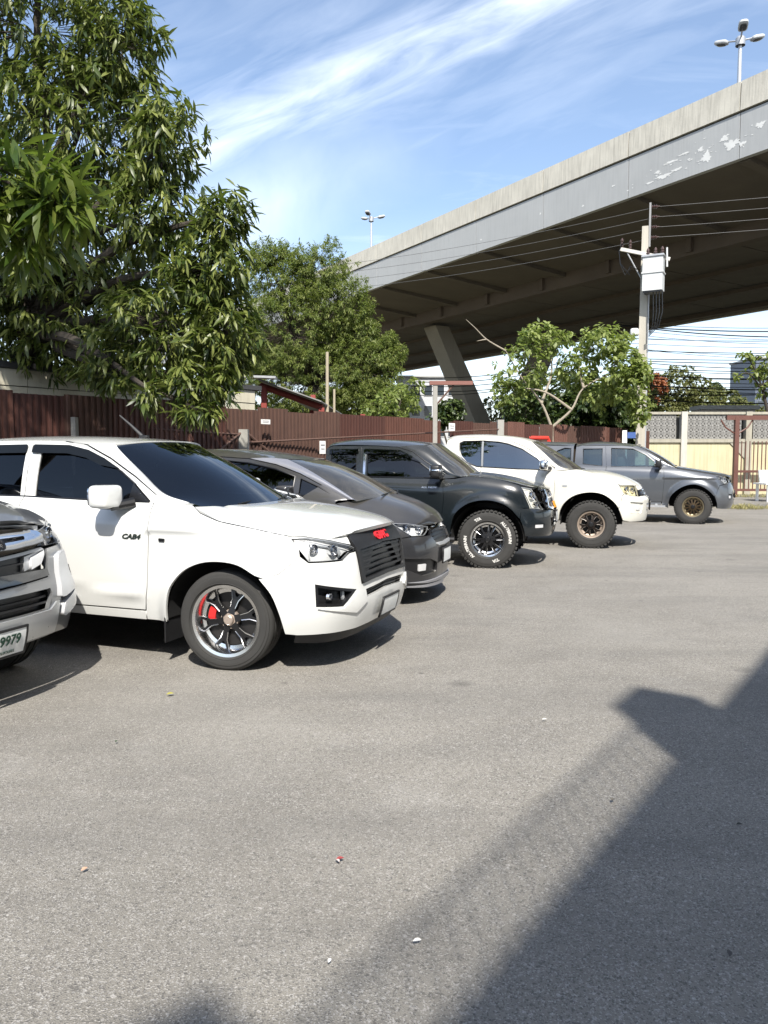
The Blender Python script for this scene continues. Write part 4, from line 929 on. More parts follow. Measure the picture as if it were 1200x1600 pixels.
# ------------------------------------------------------------------ common flank and cab of the other vehicles
def flank(c, d):
    w, g, P, S = c.w, c.g, c.paint, c.S
    ar, zs, zd, wb = d['arch'], d['zs'], d['zd'], d['wb']
    ar = [tuple(p) for p in catmull(ar, 4)]; k = next(i for i, p in enumerate(ar) if p[0] > d['xsplit'])
    a_f, a_b = ar[:k], ar[k:]
    xa0, xa1 = d['gapA']; belt = lambda x: float(w.zt(S(x))); xB, xE = d['xB'], d['xE']
    Agap = [(xa0, belt(xa0)), (xa1, (belt(xa0)+zd)/2+.1), (xa0-.02, zd)]
    c.W('front_fender', d['cut']+d['bon']+c.pts([(d.get('xcowl', -.45), belt(xa0)+.01), (xa0, belt(xa0))]+Agap[1:]+[(xa0-.02, zs)])+c.pts(a_f), estep=.03, step=.035)
    c.W('front_door', c.pts(Agap[::-1][:0]+[(xa0, belt(xa0)), (xB, belt(xB)), (xB-.02, .85), (xB, zd)]+Agap[::-1][:2]), estep=.06)
    rar = [(-wb-p[0], p[1]) for p in ar]
    rear = [(xB-.003, belt(xB)), (xE, belt(xE)), (xE-.02, .95), (-wb+.50, .66 if d.get('door2', True) else .9), (-wb+.60, zd), (xB-.003, zd), (xB-.023, .85)]
    c.W('rear_door' if d.get('door2', True) else 'rear_quarter', c.pts(rear), estep=.06)
    xt = d['xt']
    c.W('bed_side' if d.get('bed', True) else 'rear_fender', c.pts([(xE-.004, belt(xE)), (xt, belt(xt)), (xt, .55), (min(q[0] for q in rar)-.05, zs+.05)]+rar[::-1]+[(-wb+.602, zd), (-wb+.497, .66 if d.get('door2', True) else .9), (xE-.024, .95)]), estep=.05)
    c.W('rocker_sill', c.pts([(xa0-.03, zd-.005), (-wb+.6, zd-.005), (-wb+.6, zs), (xa0-.03, zs)]))
    c.W('tailgate', [(w.L-.74, .6), (w.L, .6), (w.L, belt(xt)), (w.L-.74, belt(xt))])
    # cab
    c.G('cab_frame', d['frame'], holes=d['wins'], rd=.012, step=.08, estep=.05, th=.02)
    for q in d['wins']:
        c.G('side_window', q, d['glass'], off=-.012, th=0, gap=-.01, rd=.02, step=.1, estep=.07)
        c.seal('window_seal', q+q[:1], .009, surf='g')
    A = [g.pt(*p) for p in d['A']]; W = [(x, -y, z) for x, y, z in d['W']]
    for m in (False, True): strip('a_pillar', A, W, d.get('apaint', P), c.root, (.012, -.014, .012), mirror=m)
    xs = [xa0-.01, (xa0+d['A'][0][0])/2, float(w(np.array(d['hood_s'][0]), np.array(1.))[0])-.01]; ba = [tuple(w(np.array(S(x)), np.array(float(w.zt(S(x)))+.004))) for x in xs]
    bb = [g.pt(*d['A'][1]), g.pt(*d['A'][0]), (xs[2], -d['W'][0][1]-.025, d['W'][0][2]+.004)]
    for m in (False, True): strip('a_pillar_base', ba, bb, P, c.root, (0, 0, .003), mirror=m)
    c.seal('door_gap', d['A'][1:], .0035, surf='g', off=.0)
    c.seal('door_gap', [(xB, belt(xB)), (xB-.02, (belt(xB)+d['zr'])/2), (xB-.04, d['zr']-.02)], .0035, surf='g', off=0)
    patch('windscreen', d['W'], d['wc'], d['wglass'], c.root, 2.3, 2.6, 22, 12, th=0, off=-.004)
    patch('roof', d['roofE'], d['roofC'], P, c.root, 2.4, 3.4, 24, 18, th=.03)
    patch('rear_window', d['rearE'], d['rearC'], d['glass'], c.root, 2, 2, 8, 8, th=0)
    # hood
    h0, h1 = d['hood_s']
    Ec = [tuple(w(np.array(s), np.array(w.zt(s)), -.004)) for s in np.linspace(h0, h1, 18)]
    patch('hood', [(x, abs(y), z) for x, y, z in Ec], d['hoodC'], P, c.root, 2.6, 2.8, 24, 18, dz=d.get('hdz'), th=.03)
    if not d.get('nocowl'): b = MB(); b.sell((d['wc'][0][0]-.03, 0, d['wc'][0][2]-.05), (.26, 1.75*d['W'][0][1], .04), (.5, .3), (24, 8)); b.build('windscreen_cowl', M_trim, c.root)
    x0, z0 = d['wc'][0][0], d['wc'][0][2]
    c.wiper([(x0-.02, -.4, z0+.008), (x0-.05, 0, z0+.02), (x0-.12, .35, z0+.03)]); c.wiper([(x0, .1, z0+.008), (x0-.10, .45, z0+.02), (x0-.26, .64, z0+.04)])
    WH = [(0, d['Rt']), (-wb, d['Rt'])]
    c.underbody(WH, belt(-1.5)-.18, zs+.02, ra=d.get('ra', .53), yw=d['yw']-.15, x0=xt+.05, x1=d.get('ux1', .55)); c.liners(WH, d.get('ra', .53)-.02, d['yw']-.02, .40)
    c.interior(belt(-1.0)-.34, **d.get('inter', {}))
    wh = make_wheel(c.root, loc=(0, -d['yw']+.135, d['Rt']-.005), **d['wheel'])
    wh.rotation_euler.z = R(d.get('steer', 0))
    for x, y, r in ((0, d['yw']-.135, math.pi+R(d.get('steer', 0))), (-wb, -d['yw']+.135, 0), (-wb, d['yw']-.135, math.pi)): dup(wh, c.root, (x, y, d['Rt']-.005), (0, 0, r))
GL_dark = glass('dark_tinted_glass', (.06, .075, .08), film=.015)
GL_foil = glass('grey_foil_glass', (.10, .125, .14), (.82, .92, 1), film=.14)
GL_teal = glass('teal_tinted_glass', (.40, .52, .52), (.85, 1, 1), film=.10)
GW_dusty = glass('dusty_windscreen', (.30, .33, .30), film=.05, dust=.22)

def black_pickup():
    w = Wall([(.88, 0), (.865, .35), (.81, .58), (.68, .78), (.5, .88), (.3, .91), (0, .915), (-1, .915), (-2.3, .91), (-4.1, .89), (-4.26, .8), (-4.31, .5), (-4.32, 0)],
             [(('y', 0), 1.11), (('y', .6), 1.125), (.55, 1.165), (.2, 1.24), (-.3, 1.29), (-.65, 1.245), (-1.77, 1.262), (-2.5, 1.27), (-4.0, 1.27)],
             flare=[(0, .43, .51, .045, .15), (-3.05, .43, .51, .045, .15)], zlow=.78, lowin=.05, topin=.085, topr=.2, front=[(.4, .05), (.5, .0), (.8, 0), (.86, .03), (1.1, .09)])
    g = Cab(1.25, .83, 1.725, .67, (-1.2, -.4), .04)
    P = paint('black_paint', (.008, .011, .013), .22, coat=.55, dust=.10)
    c = Car('pickup_truck', 'black lifted pickup with white lettering on its tyres and a chrome door mirror', 'pickup truck', (1.688, 11.58), 16, w, g, P); S = c.S
    win = [(-.73, 1.262), (-.80, 1.345), (-.97, 1.462), (-1.14, 1.57), (-1.31, 1.640), (-1.80, 1.66), (-1.78, 1.275)]
    rwin = [(-1.97, 1.662), (-2.375, 1.655), (-2.36, 1.285), (-1.95, 1.277)]
    hl = [(1.056, 1.150), (.85, 1.120), (.678, .822), (.91, .855)]
    cut = [(S(.45), .71), (S(.47), .80), (1.107, .857), (.93, .858), (1.062, 1.15)]
    flank(c, dict(arch=[(-.52, .45), (-.505, .58), (-.44, .77), (-.25, .915), (.02, .96), (.26, .895), (.43, .73), (.51, .55), (.525, .46)], xsplit=.45, zs=.46, zd=.53, wb=3.05,
        cut=cut, bon=[(S(.44), 1.172), (S(.16), 1.25), (S(-.19), 1.283), (S(-.3), 1.288)], gapA=(-.64, -.615), xB=-1.87, xE=-2.45, xt=-4.2,
        frame=[(-.62, 1.25), (-.63, 1.315), (-.93, 1.50), (-1.12, 1.635), (-1.35, 1.705), (-1.7, 1.725), (-2.36, 1.725), (-2.46, 1.69), (-2.44, 1.27), (-1.8, 1.26)], wins=[win, rwin], glass=GL_dark, wglass=GW_dusty,
        A=[(-.40, 1.27), (-.62, 1.32), (-.93, 1.507), (-1.12, 1.641), (-1.35, 1.709)], W=[(-.40, .765, 1.275), (-.477, .74, 1.325), (-.70, .68, 1.53), (-.935, .60, 1.732)],
        wc=[(-.24, 0, 1.30), (-.42, 0, 1.45), (-.66, 0, 1.62), (-.86, 0, 1.765)], zr=1.72,
        roofE=[(-2.46, .63, 1.69), (-2.40, .66, 1.728), (-1.7, .672, 1.732), (-1.35, .665, 1.712), (-.94, .605, 1.735)], roofC=[(-2.47, 0, 1.79), (-2.1, 0, 1.835), (-1.6, 0, 1.825), (-1.2, 0, 1.80), (-.87, 0, 1.767)],
        rearE=[(-2.47, .78, 1.27), (-2.46, .64, 1.69)], rearC=[(-2.5, 0, 1.27), (-2.47, 0, 1.78)], hood_s=(S(-.3), S(('y', .66))), hoodC=[(-.30, 0, 1.315), (.05, 0, 1.275), (.54, 0, 1.165), (.72, 0, 1.125), (.80, 0, 1.09)],
        hdz=lambda u, v: .02*sstep(.75, .62, v)*(1-u*.6), Rt=.41, yw=.915, steer=6, inter=dict(xs=-1.25, dash=-.5),
        wheel=dict(Rt=.41, rr=.232, wd=.27, style='twin', dish=.06, lugs=44, cap=M_trim, letters=[('ALL-TERRAIN', 22, .054), ('ALL-TERRAIN', 202, .054), ('T/A', 116, .056), ('T/A', 292, .056)])))
    gr = [(0, 1.10), (.44, 1.112), (.53, .84), (.3, .80), (0, .79)]
    low = [(0, .70), (.50, .70), (.46, .58), (0, .58)]
    c.W('front_bumper', [(0, .785), (.3, .795), (.545, .82), (.672, .818), (.915, .852), (1.107, .855), (S(.47), .80), (S(.455), .71)]+c.pts([(.51, .55), (.525, .465)])+[(.884, .455), (.5, .44), (0, .44)], sides='C', holes=[low, [(.86, .63), (.69, .63), (.69, .565), (.86, .565)]], estep=.04, step=.06, th=.03)
    c.W('bumper_top', [(1.05, .80), (1.115, .80), (1.115, .86), (1.05, .86)], P)
    gp = c.W('grille', gr, M_trim, sides='C', off=-.03, th=.02)[0]
    c.W('grille_frame', gr, M_chrome, sides='C', off=.014, th=.04, parent=gp, gap=.004, holes=[[(0, 1.075), (.40, 1.085), (.475, .865), (0, .825)]])
    for z in (.90, .97, 1.03): c.W('grille_bar', [(0, z), (.45, z+.006), (.44, z+.022), (0, z+.016)], M_chrome if z == .97 else M_black, sides='C', off=.0, th=.04, parent=gp, gap=0)
    c.W('intake_mesh', low, M_trim, sides='C', off=-.05, th=0, gap=-.01)
    c.lamp(hl, bowls=[(.87, 1.02, .06), (.80, .90, .04)], back=mat('lamp_cream_back', (.74, .72, .64), .35, .2))
    c.box_on('fog_lamp', .70, .85, .575, .62, M_refl, off=-.01, th=.03)
    c.box_on('marker_lamp', -.02, .05, .83, .92, M_amber, off=.035, th=.03, sides='L')
    c.plate(-.17, .17, .62, .77, off=.02)
    c.mirror(-.70, 1.36, 1.02, (.15, .24, .19), M_black, cap=(M_chrome, .06, .28), arm_to=(-.66, .83, 1.28))
    c.G('window_visor', [(-.97, 1.478), (-1.14, 1.588), (-1.31, 1.664), (-1.86, 1.684), (-1.86, 1.615), (-1.31, 1.60), (-1.13, 1.53)], GL_dark, off=.022, th=.004, gap=0, rd=.02)
    c.G('window_visor', [(-1.94, 1.684), (-2.40, 1.676), (-2.40, 1.61), (-1.94, 1.615)], GL_dark, off=.022, th=.004, gap=0, rd=.02)
    c.G('b_pillar_trim', [(-1.825, 1.65), (-1.865, 1.65), (-1.845, 1.28), (-1.805, 1.28)], M_chrome, off=.006, th=.01)
    c.W('door_handle', c.pts([(-1.62, 1.09), (-1.80, 1.09), (-1.80, 1.055), (-1.62, 1.055)]), M_chrome, off=.035, th=.012, rd=.012, gap=0)
    text('door_badge', 'ALL NEW', .034, M_alu, c.root, lambda u, v, h: tuple(w(np.array(S(-.83)-u), np.array(1.13+v), .003+h)), depth=.003, sx=1.6)
    b = MB(); b.tube([(-.45, -.93, .40), (-2.5, -.93, .40)], .035, 8); b.tube([(-.45, .93, .40), (-2.5, .93, .40)], .035, 8); b.build('side_step', M_black, c.root)
    b = MB(); b.box((-1.72, -.50, 1.85), (.05, .9, .03)); b.box((-1.72, .42, 1.85), (.05, .7, .03)); b.build('roof_bar', M_steel, c.root) if False else None
    return c

def cream_pickup():
    w = Wall([(.95, 0), (.93, .3), (.85, .55), (.70, .76), (.5, .87), (.3, .9), (0, .905), (-1, .905), (-2.3, .9), (-4.1, .87), (-4.24, .8), (-4.3, .5), (-4.31, 0)],
             [(('y', 0), 1.07), (('y', .5), 1.08), (.6, 1.09), (.45, 1.10), (.2, 1.22), (-.26, 1.345), (-.65, 1.315), (-2, 1.36), (-4.0, 1.36)],
             flare=[(0, .42, .51, .04, .15), (-3.0, .42, .51, .04, .15)], zlow=.78, lowin=.05, topin=.085, topr=.22, front=[(.4, .06), (.5, .02), (.62, 0), (.76, -.01), (.86, -.01), (.9, .03), (1.1, .10)])
    g = Cab(1.32, .82, 1.89, .66, (-1.3, -.3), .05, (-2.3, -3.), .03)
    P = paint('cream_white_paint', (.60, .585, .52), .3, coat=.8, dust=.12)
    c = Car('pickup_truck', 'cream white pickup with a curved cab window and dark bronze wheels beyond the black pickup', 'pickup truck', (3.781, 13.891), 17, w, g, P); S = c.S
    win = [(-.72, 1.335), (-.93, 1.54), (-1.19, 1.70), (-1.44, 1.79), (-1.61, 1.825), (-1.88, 1.845), (-2.24, 1.84), (-2.31, 1.81), (-2.31, 1.70), (-2.27, 1.57), (-2.16, 1.46), (-1.98, 1.39), (-1.25, 1.35)]
    hl = [(1.085, 1.075), (.85, 1.085), (.618, 1.070), (.64, .98), (.678, .893), (.85, .90), (1.004, .937)]
    flank(c, dict(arch=[(-.53, .48), (-.51, .64), (-.43, .785), (-.27, .905), (-.03, .96), (.19, .93), (.37, .80), (.46, .67), (.51, .53), (.525, .49)], xsplit=.44, zs=.50, zd=.56, wb=3.0,
        cut=[(S(.44), .70), (S(.47), .74), (1.05, .90), (1.01, .94), (1.09, 1.075)], bon=[(S(.44), 1.10), (S(.17), 1.235), (S(-.26), 1.345)], gapA=(-.63, -.605), xB=-1.90, xE=-2.5, xt=-4.18, door2=False,
        frame=[(-.60, 1.315), (-.63, 1.365), (-.9, 1.588), (-1.17, 1.747), (-1.42, 1.845), (-1.65, 1.882), (-2.40, 1.898), (-2.54, 1.865), (-2.575, 1.70), (-2.56, 1.36), (-1.6, 1.335)], wins=[win], glass=GL_foil, wglass=GW_dusty,
        A=[(-.36, 1.34), (-.61, 1.37), (-.9, 1.594), (-1.17, 1.753), (-1.42, 1.85)], W=[(-.42, .775, 1.335), (-.557, .74, 1.40), (-.82, .67, 1.63), (-1.04, .605, 1.822)],
        wc=[(-.16, 0, 1.335), (-.42, 0, 1.51), (-.72, 0, 1.70), (-.97, 0, 1.845)], zr=1.88,
        roofE=[(-2.57, .60, 1.84), (-2.50, .64, 1.892), (-1.65, .652, 1.888), (-1.42, .655, 1.853), (-1.05, .605, 1.827)], roofC=[(-2.58, 0, 1.925), (-2.42, 0, 1.962), (-2.1, 0, 1.972), (-1.75, 0, 1.965), (-1.3, 0, 1.92), (-.98, 0, 1.85)],
        rearE=[(-2.57, .75, 1.36), (-2.55, .58, 1.82)], rearC=[(-2.58, 0, 1.36), (-2.57, 0, 1.89)], hood_s=(S(-.26), S(('y', .58))), hoodC=[(-.22, 0, 1.34), (.25, 0, 1.30), (.585, 0, 1.20), (.76, 0, 1.11), (.83, 0, 1.06)],
        Rt=.41, yw=.905, steer=4, inter=dict(xs=-1.3, dash=-.5),
        wheel=dict(Rt=.41, rr=.218, wd=.27, style='y', dish=.055, lugs=40, face=mat('dark_bronze_rim', (.022, .016, .013), .4, .6), lip=mat('dusty_rim_lip', (.30, .24, .19), .5, .5), edge=mat('dusty_edge', (.22, .2, .18), .4, .6), cap=M_trim)))
    gr = [(0, 1.03), (.40, 1.0), (.56, .985), (.60, .90), (.42, .90), (.30, .83), (0, .81)]
    low = [(0, .76), (.42, .76), (.40, .62), (0, .62)]
    fog = [(.90, .80), (.585, .772), (.62, .60), (.89, .61)]
    c.W('front_bumper', [(0, .805), (.30, .825), (.42, .895), (.60, .895), (.675, .888), (.85, .897), (1.004, .932), (1.045, .90), (S(.47), .742), (S(.445), .69)]+c.pts([(.50, .55), (.525, .49)])+[(.884, .465), (.5, .46), (0, .46)], sides='C', holes=[low, fog], estep=.04, step=.06, th=.03)
    gp = c.W('grille', gr, M_trim, sides='C', off=-.03, th=.02)[0]
    for z in (.86, .92, .98): c.W('grille_bar', [(0, z), (.40 if z > .9 else .30, z), (.40 if z > .9 else .30, z+.022), (0, z+.022)], M_chrome, sides='C', off=.0, th=.03, parent=gp, gap=0)
    c.W('nose_panel', [(0, 1.03), (.40, 1.005), (.60, .99), (.60, 1.075), (0, 1.065)], P, sides='C', off=-.004, th=.02)
    c.W('intake_mesh', low, M_trim, sides='C', off=-.05, th=0, gap=-.01)
    c.W('fog_panel', fog, P, off=-.02, th=.02)
    c.box_on('fog_lamp', .66, .76, .66, .74, M_refl, off=-.008, th=.02)
    c.lamp(hl, lens=M_lensy, bowls=[(.93, 1.0, .055), (.76, .985, .05)], back=mat('lamp_yellow_back', (.72, .68, .50), .35, .2))
    c.plate(-.17, .17, .64, .79, off=.03)
    c.mirror(-.78, 1.42, 1.02, (.14, .25, .17), M_chrome, arm_to=(-.70, .82, 1.36))
    c.G('b_pillar_trim', [(-1.875, 1.84), (-1.915, 1.84), (-1.905, 1.375), (-1.865, 1.375)], mat('pillar_grey', (.2, .21, .22), .4), off=.004, th=.01)
    c.W('door_handle', c.pts([(-1.66, 1.18), (-1.84, 1.18), (-1.84, 1.145), (-1.66, 1.145)]), P, off=.035, th=.012, rd=.012, gap=0)
    c.W('turn_signal', c.pts([(-.40, 1.085), (-.48, 1.085), (-.48, 1.05), (-.40, 1.05)]), M_bezel, off=.006, th=.01, gap=0, rd=.01)
    return c

def grey_pickup():
    w = Wall([(.92, 0), (.905, .3), (.85, .55), (.73, .77), (.55, .89), (.35, .93), (0, .94), (-1, .94), (-2.3, .93), (-4.1, .91), (-4.24, .82), (-4.3, .5), (-4.31, 0)],
             [(('y', 0), 1.10), (('y', .5), 1.10), (.6, 1.125), (.45, 1.14), (.08, 1.20), (-.36, 1.275), (-.65, 1.30), (-2, 1.345), (-4.0, 1.36)],
             flare=[(0, .41, .50, .045, .16), (-3.09, .41, .50, .045, .16)], zlow=.75, lowin=.06, topin=.085, topr=.2, front=[(.36, .06), (.5, .0), (.75, 0), (.86, .015), (1.1, .09)],
             extra=lambda x, z, f: (.014*sstep(1.03, 1.055, z)-.014*sstep(1.055, 1.18, z))*(1-f))
    g = Cab(1.305, .86, 1.825, .69, (-1.3, -.35), .05)
    P = paint('silver_grey_paint', (.105, .113, .125), .28, metal=.5, coat=.8, dust=.16)
    c = Car('pickup_truck', 'grey extended cab pickup with bed canopy and bronze multi-spoke wheels, farthest in row', 'pickup truck', (7.455, 18.573), 20, w, g, P); S = c.S
    q = [(-2.51, 1.745), (-2.06, 1.75), (-2.05, 1.335), (-2.50, 1.385)]
    win = [(-1.85, 1.76), (-1.36, 1.745), (-1.06, 1.60), (-.79, 1.38), (-.82, 1.325), (-1.84, 1.325)]
    hl = [(1.107, 1.135), (.80, 1.095), (.60, 1.035), (.61, .975), (.867, .925)]
    flank(c, dict(arch=[(-.54, .36), (-.535, .48), (-.49, .64), (-.28, .84), (-.01, .92), (.22, .85), (.42, .67), (.51, .47), (.52, .37)], xsplit=.44, zs=.43, zd=.50, wb=3.09,
        cut=[(S(.44), .66), (S(.47), .68), (1.02, .90), (.87, .93), (1.112, 1.135)], bon=[(S(.43), 1.142), (S(.08), 1.20), (S(-.36), 1.273)], gapA=(-.66, -.64), xB=-1.95, xE=-2.68, xt=-4.18, door2=False,
        frame=[(-.63, 1.295), (-.65, 1.365), (-.80, 1.475), (-1.08, 1.665), (-1.36, 1.79), (-1.6, 1.82), (-2.55, 1.825), (-2.68, 1.79), (-2.70, 1.345), (-1.6, 1.32)], wins=[win, q], glass=GL_teal, wglass=GW_dusty,
        A=[(-.40, 1.29), (-.64, 1.37), (-.80, 1.481), (-1.08, 1.671), (-1.36, 1.796)], W=[(-.47, .775, 1.30), (-.60, .745, 1.41), (-.92, .66, 1.635), (-1.20, .60, 1.79)],
        wc=[(-.36, 0, 1.335), (-.62, 0, 1.525), (-.95, 0, 1.715), (-1.13, 0, 1.80)], zr=1.82,
        roofE=[(-2.69, .65, 1.78), (-2.6, .68, 1.825), (-1.6, .685, 1.826), (-1.36, .68, 1.80), (-1.21, .61, 1.795)], roofC=[(-2.70, 0, 1.87), (-2.3, 0, 1.925), (-1.98, 0, 1.925), (-1.5, 0, 1.88), (-1.14, 0, 1.807)],
        rearE=[(-2.70, .80, 1.34), (-2.69, .65, 1.78)], rearC=[(-2.71, 0, 1.34), (-2.70, 0, 1.86)], hood_s=(S(-.36), S(('y', .6))), hoodC=[(-.36, 0, 1.335), (.2, 0, 1.245), (.70, 0, 1.155), (.82, 0, 1.11), (.86, 0, 1.07)],
        Rt=.405, yw=.94, steer=0, inter=dict(xs=-1.4, dash=-.55),
        wheel=dict(Rt=.405, rr=.225, wd=.26, style='bar', spoke_n=12, dish=.05, lugs=40, face=mat('bronze_rim', (.07, .048, .026), .4, .7), lip=mat('bronze_lip', (.22, .18, .11), .4, .7), cap=M_trim)))
    gr = [(0, 1.085), (.40, 1.06), (.55, .99), (.45, .80), (0, .78)]
    fog = [(.77, .70), (.60, .69), (.62, .56), (.76, .57)]
    c.W('front_bumper', [(0, .775), (.45, .795), (.57, .97), (.61, .97), (.867, .92), (1.015, .895), (S(.47), .682), (S(.445), .66)]+c.pts([(.51, .47), (.52, .37)])+[(.884, .355), (.5, .36), (0, .36)], sides='C', holes=[fog, [(0, .70), (.5, .70), (.45, .56), (0, .56)]], estep=.04, step=.06, th=.03)
    gp = c.W('grille', gr, M_trim, sides='C', off=-.025, th=.02)[0]
    for z in (.84, .91, .98): c.W('grille_bar', [(0, z), (.46, z), (.46, z+.025), (0, z+.025)], M_black, sides='C', off=.0, th=.03, parent=gp, gap=0)
    c.W('intake_mesh', [(0, .70), (.5, .70), (.45, .56), (0, .56)], M_trim, sides='C', off=-.05, th=0, gap=-.01)
    c.W('fog_recess', fog, M_trim, off=-.03, th=0, gap=-.01); c.box_on('fog_lamp', .64, .72, .60, .66, M_refl, off=-.015, th=.02)
    c.lamp(hl, bowls=[(.93, 1.04, .045), (.75, 1.03, .04)], back=M_bezel)
    c.plate(-.17, .17, .60, .75, off=.02)
    c.mirror(-.78, 1.40, 1.07, (.15, .27, .17), M_black, arm_to=(-.72, .86, 1.35))
    c.W('door_handle', c.pts([(-1.72, 1.17), (-1.9, 1.17), (-1.9, 1.135), (-1.72, 1.135)]), P, off=.035, th=.012, rd=.012, gap=0)
    for m in (1, -1):
        b = MB(); b.box((-1.35, m*.93, .40), (1.5, .14, .04)); b.box((-.8, m*.8, .44), (.05, .2, .04)); b.box((-1.9, m*.8, .44), (.05, .2, .04)); b.build('side_step', M_steel, c.root)
    # canopy over the bed
    cf = [(-2.735, 1.36), (-2.735, 1.82), (-3.2, 1.845), (-4.0, 1.83), (-4.15, 1.6), (-4.22, 1.365)]
    cw = [(-2.80, 1.42), (-2.80, 1.755), (-2.95, 1.765), (-3.12, 1.70), (-3.25, 1.56), (-3.30, 1.42)]
    cw2 = [(-3.38, 1.42), (-3.34, 1.60), (-3.26, 1.745), (-3.9, 1.75), (-4.06, 1.6), (-4.1, 1.42)]
    c.G('canopy_side', cf, holes=[cw, cw2], step=.1, estep=.05)
    for q in (cw, cw2): c.G('canopy_window', q, GL_teal, off=-.01, th=0, gap=-.01, step=.12); c.seal('window_seal', q+q[:1], .012, surf='g')
    patch('canopy_roof', [(-2.73, .68, 1.82), (-3.2, .685, 1.85), (-4.0, .675, 1.83), (-4.16, .7, 1.65)], [(-2.73, 0, 1.905), (-3.2, 0, 1.93), (-3.9, 0, 1.91), (-4.2, 0, 1.70)], P, c.root, 2, 3.4, 18, 12)
    return c

def grey_hatchback():
    w = Wall([(.88, 0), (.865, .3), (.79, .55), (.63, .73), (.42, .82), (.2, .845), (-1, .85), (-2.3, .84), (-3.1, .80), (-3.35, .7), (-3.45, .4), (-3.46, 0)],
             [(('y', 0), .845), (('y', .3), .83), (('y', .5), .845), (.6, .87), (.48, .89), (.2, .985), (-.12, 1.08), (-.65, 1.12), (-2, 1.16), (-3.2, 1.19)],
             flare=[(0, .31, .36, .02, .14), (-2.6, .31, .36, .02, .14)], zlow=.55, lowin=.05, topin=.06, topr=.2, front=[(.2, .03), (.45, 0), (.6, .0), (.75, .035), (.9, .10)])
    g = Cab(1.12, .795, 1.575, .61, (-1.0, .2), .09, (-2.0, -3.2), .08)
    P = paint('dark_grey_paint', (.030, .030, .032), .28, metal=.3, coat=.7, dust=.17)
    c = Car('hatchback', 'dusty dark grey hatchback squeezed between the white and the black pickup', 'car', (-.165, 8.77), 18, w, g, P); S = c.S
    w1 = [(-.62, 1.16), (-.61, 1.355), (-.85, 1.435), (-1.19, 1.50), (-1.47, 1.525), (-1.47, 1.185)]
    w0 = [(-.13, 1.135), (-.33, 1.25), (-.54, 1.335), (-.545, 1.158)]
    w2 = [(-1.56, 1.19), (-1.56, 1.528), (-2.0, 1.532), (-2.42, 1.505), (-2.45, 1.225)]
    hl = [(.95, .885), (.70, .872), (.318, .822), (.36, .795), (.506, .74), (.70, .742)]
    flank(c, dict(arch=[(-.39, .22), (-.37, .38), (-.26, .57), (0, .675), (.26, .57), (.35, .42), (.375, .24)], xsplit=.33, zs=.22, zd=.30, wb=2.6,
        cut=[(S(.34), .46), (S(.45), .68), (.82, .73), (.71, .742), (.95, .885)], bon=[(S(.44), .905), (S(.2), .985), (S(-.08), 1.068)], xcowl=-.2, gapA=(-.52, -.50), xB=-1.52, xE=-2.52, xt=-3.15, bed=False,
        frame=[(-.02, 1.11), (-.3, 1.262), (-.56, 1.385), (-.85, 1.48), (-1.2, 1.545), (-1.7, 1.572), (-2.3, 1.568), (-2.75, 1.5), (-3.0, 1.18), (-1.5, 1.145), (-.5, 1.125)], wins=[w0, w1, w2], glass=GL_dark, wglass=GW_dusty,
        A=[(.0, 1.115), (-.3, 1.268), (-.56, 1.39), (-.85, 1.485), (-1.2, 1.55)], W=[(.10, .705, 1.105), (-.2, .66, 1.275), (-.5, .60, 1.43), (-.76, .555, 1.54)],
        wc=[(.30, 0, 1.145), (-.05, 0, 1.325), (-.38, 0, 1.46), (-.64, 0, 1.53)], zr=1.57, apaint=paint('light_grey_pillar', (.26, .26, .28), .3, metal=.4, coat=.8),
        roofE=[(-2.8, .55, 1.50), (-2.3, .60, 1.572), (-1.7, .605, 1.578), (-1.2, .60, 1.553), (-.78, .557, 1.545)], roofC=[(-2.85, 0, 1.57), (-2.2, 0, 1.652), (-1.55, 0, 1.655), (-1.0, 0, 1.60), (-.65, 0, 1.535)],
        rearE=[(-3.2, .68, 1.16), (-2.8, .55, 1.50)], rearC=[(-3.3, 0, 1.16), (-2.86, 0, 1.56)], hood_s=(S(-.10), S(('y', .32))), hoodC=[(.26, 0, 1.145), (.57, 0, 1.04), (.76, 0, .935), (.82, 0, .87), (.845, 0, .845)],
        hdz=lambda u, v: .012*sstep(.8, .66, v), nocowl=True, Rt=.31, ra=.39, yw=.85, ux1=.45, inter=dict(xs=-1.15, dash=-.1, ys=.34),
        wheel=dict(Rt=.31, rr=.20, wd=.19, style='bar', spoke_n=8, dish=.03)))
    gr = [(0, .80), (.30, .782), (.36, .74), (.26, .63), (0, .62)]
    fog = [(.80, .515), (.45, .49), (.27, .43), (.26, .33), (.55, .318), (.78, .40)]
    c.W('front_bumper', [(0, .615), (.27, .625), (.375, .735), (.505, .735), (.71, .737), (.825, .728), (S(.45), .68), (S(.345), .455)]+c.pts([(.36, .35), (.375, .24)])+[(.79, .225), (.55, .205), (.2, .19), (0, .19)], sides='C', holes=[fog], estep=.04, step=.06, th=.03)
    gp = c.W('grille', gr, M_trim, sides='C', off=-.02, th=.02)[0]
    c.W('grille_trim', [(0, .835), (.30, .815), (.33, .80), (.30, .783), (0, .80)], M_chrome, sides='C', off=.008, th=.03, parent=gp, gap=0)
    c.W('grille_trim', [(0, .64), (.25, .65), (.27, .63), (.25, .615), (0, .605)], M_bezel, sides='C', off=.012, th=.03, parent=gp, gap=0)
    for z in (.68, .72, .76): c.W('grille_bar', [(0, z), (.31, z-.008), (.31, z+.004), (0, z+.012)], M_black, sides='C', off=-.002, th=.02, parent=gp, gap=0)
    c.W('fog_recess', fog, M_trim, off=-.03, th=0, gap=-.01)
    c.box_on('fog_lamp', .50, .62, .37, .44, M_refl, off=-.015, th=.02)
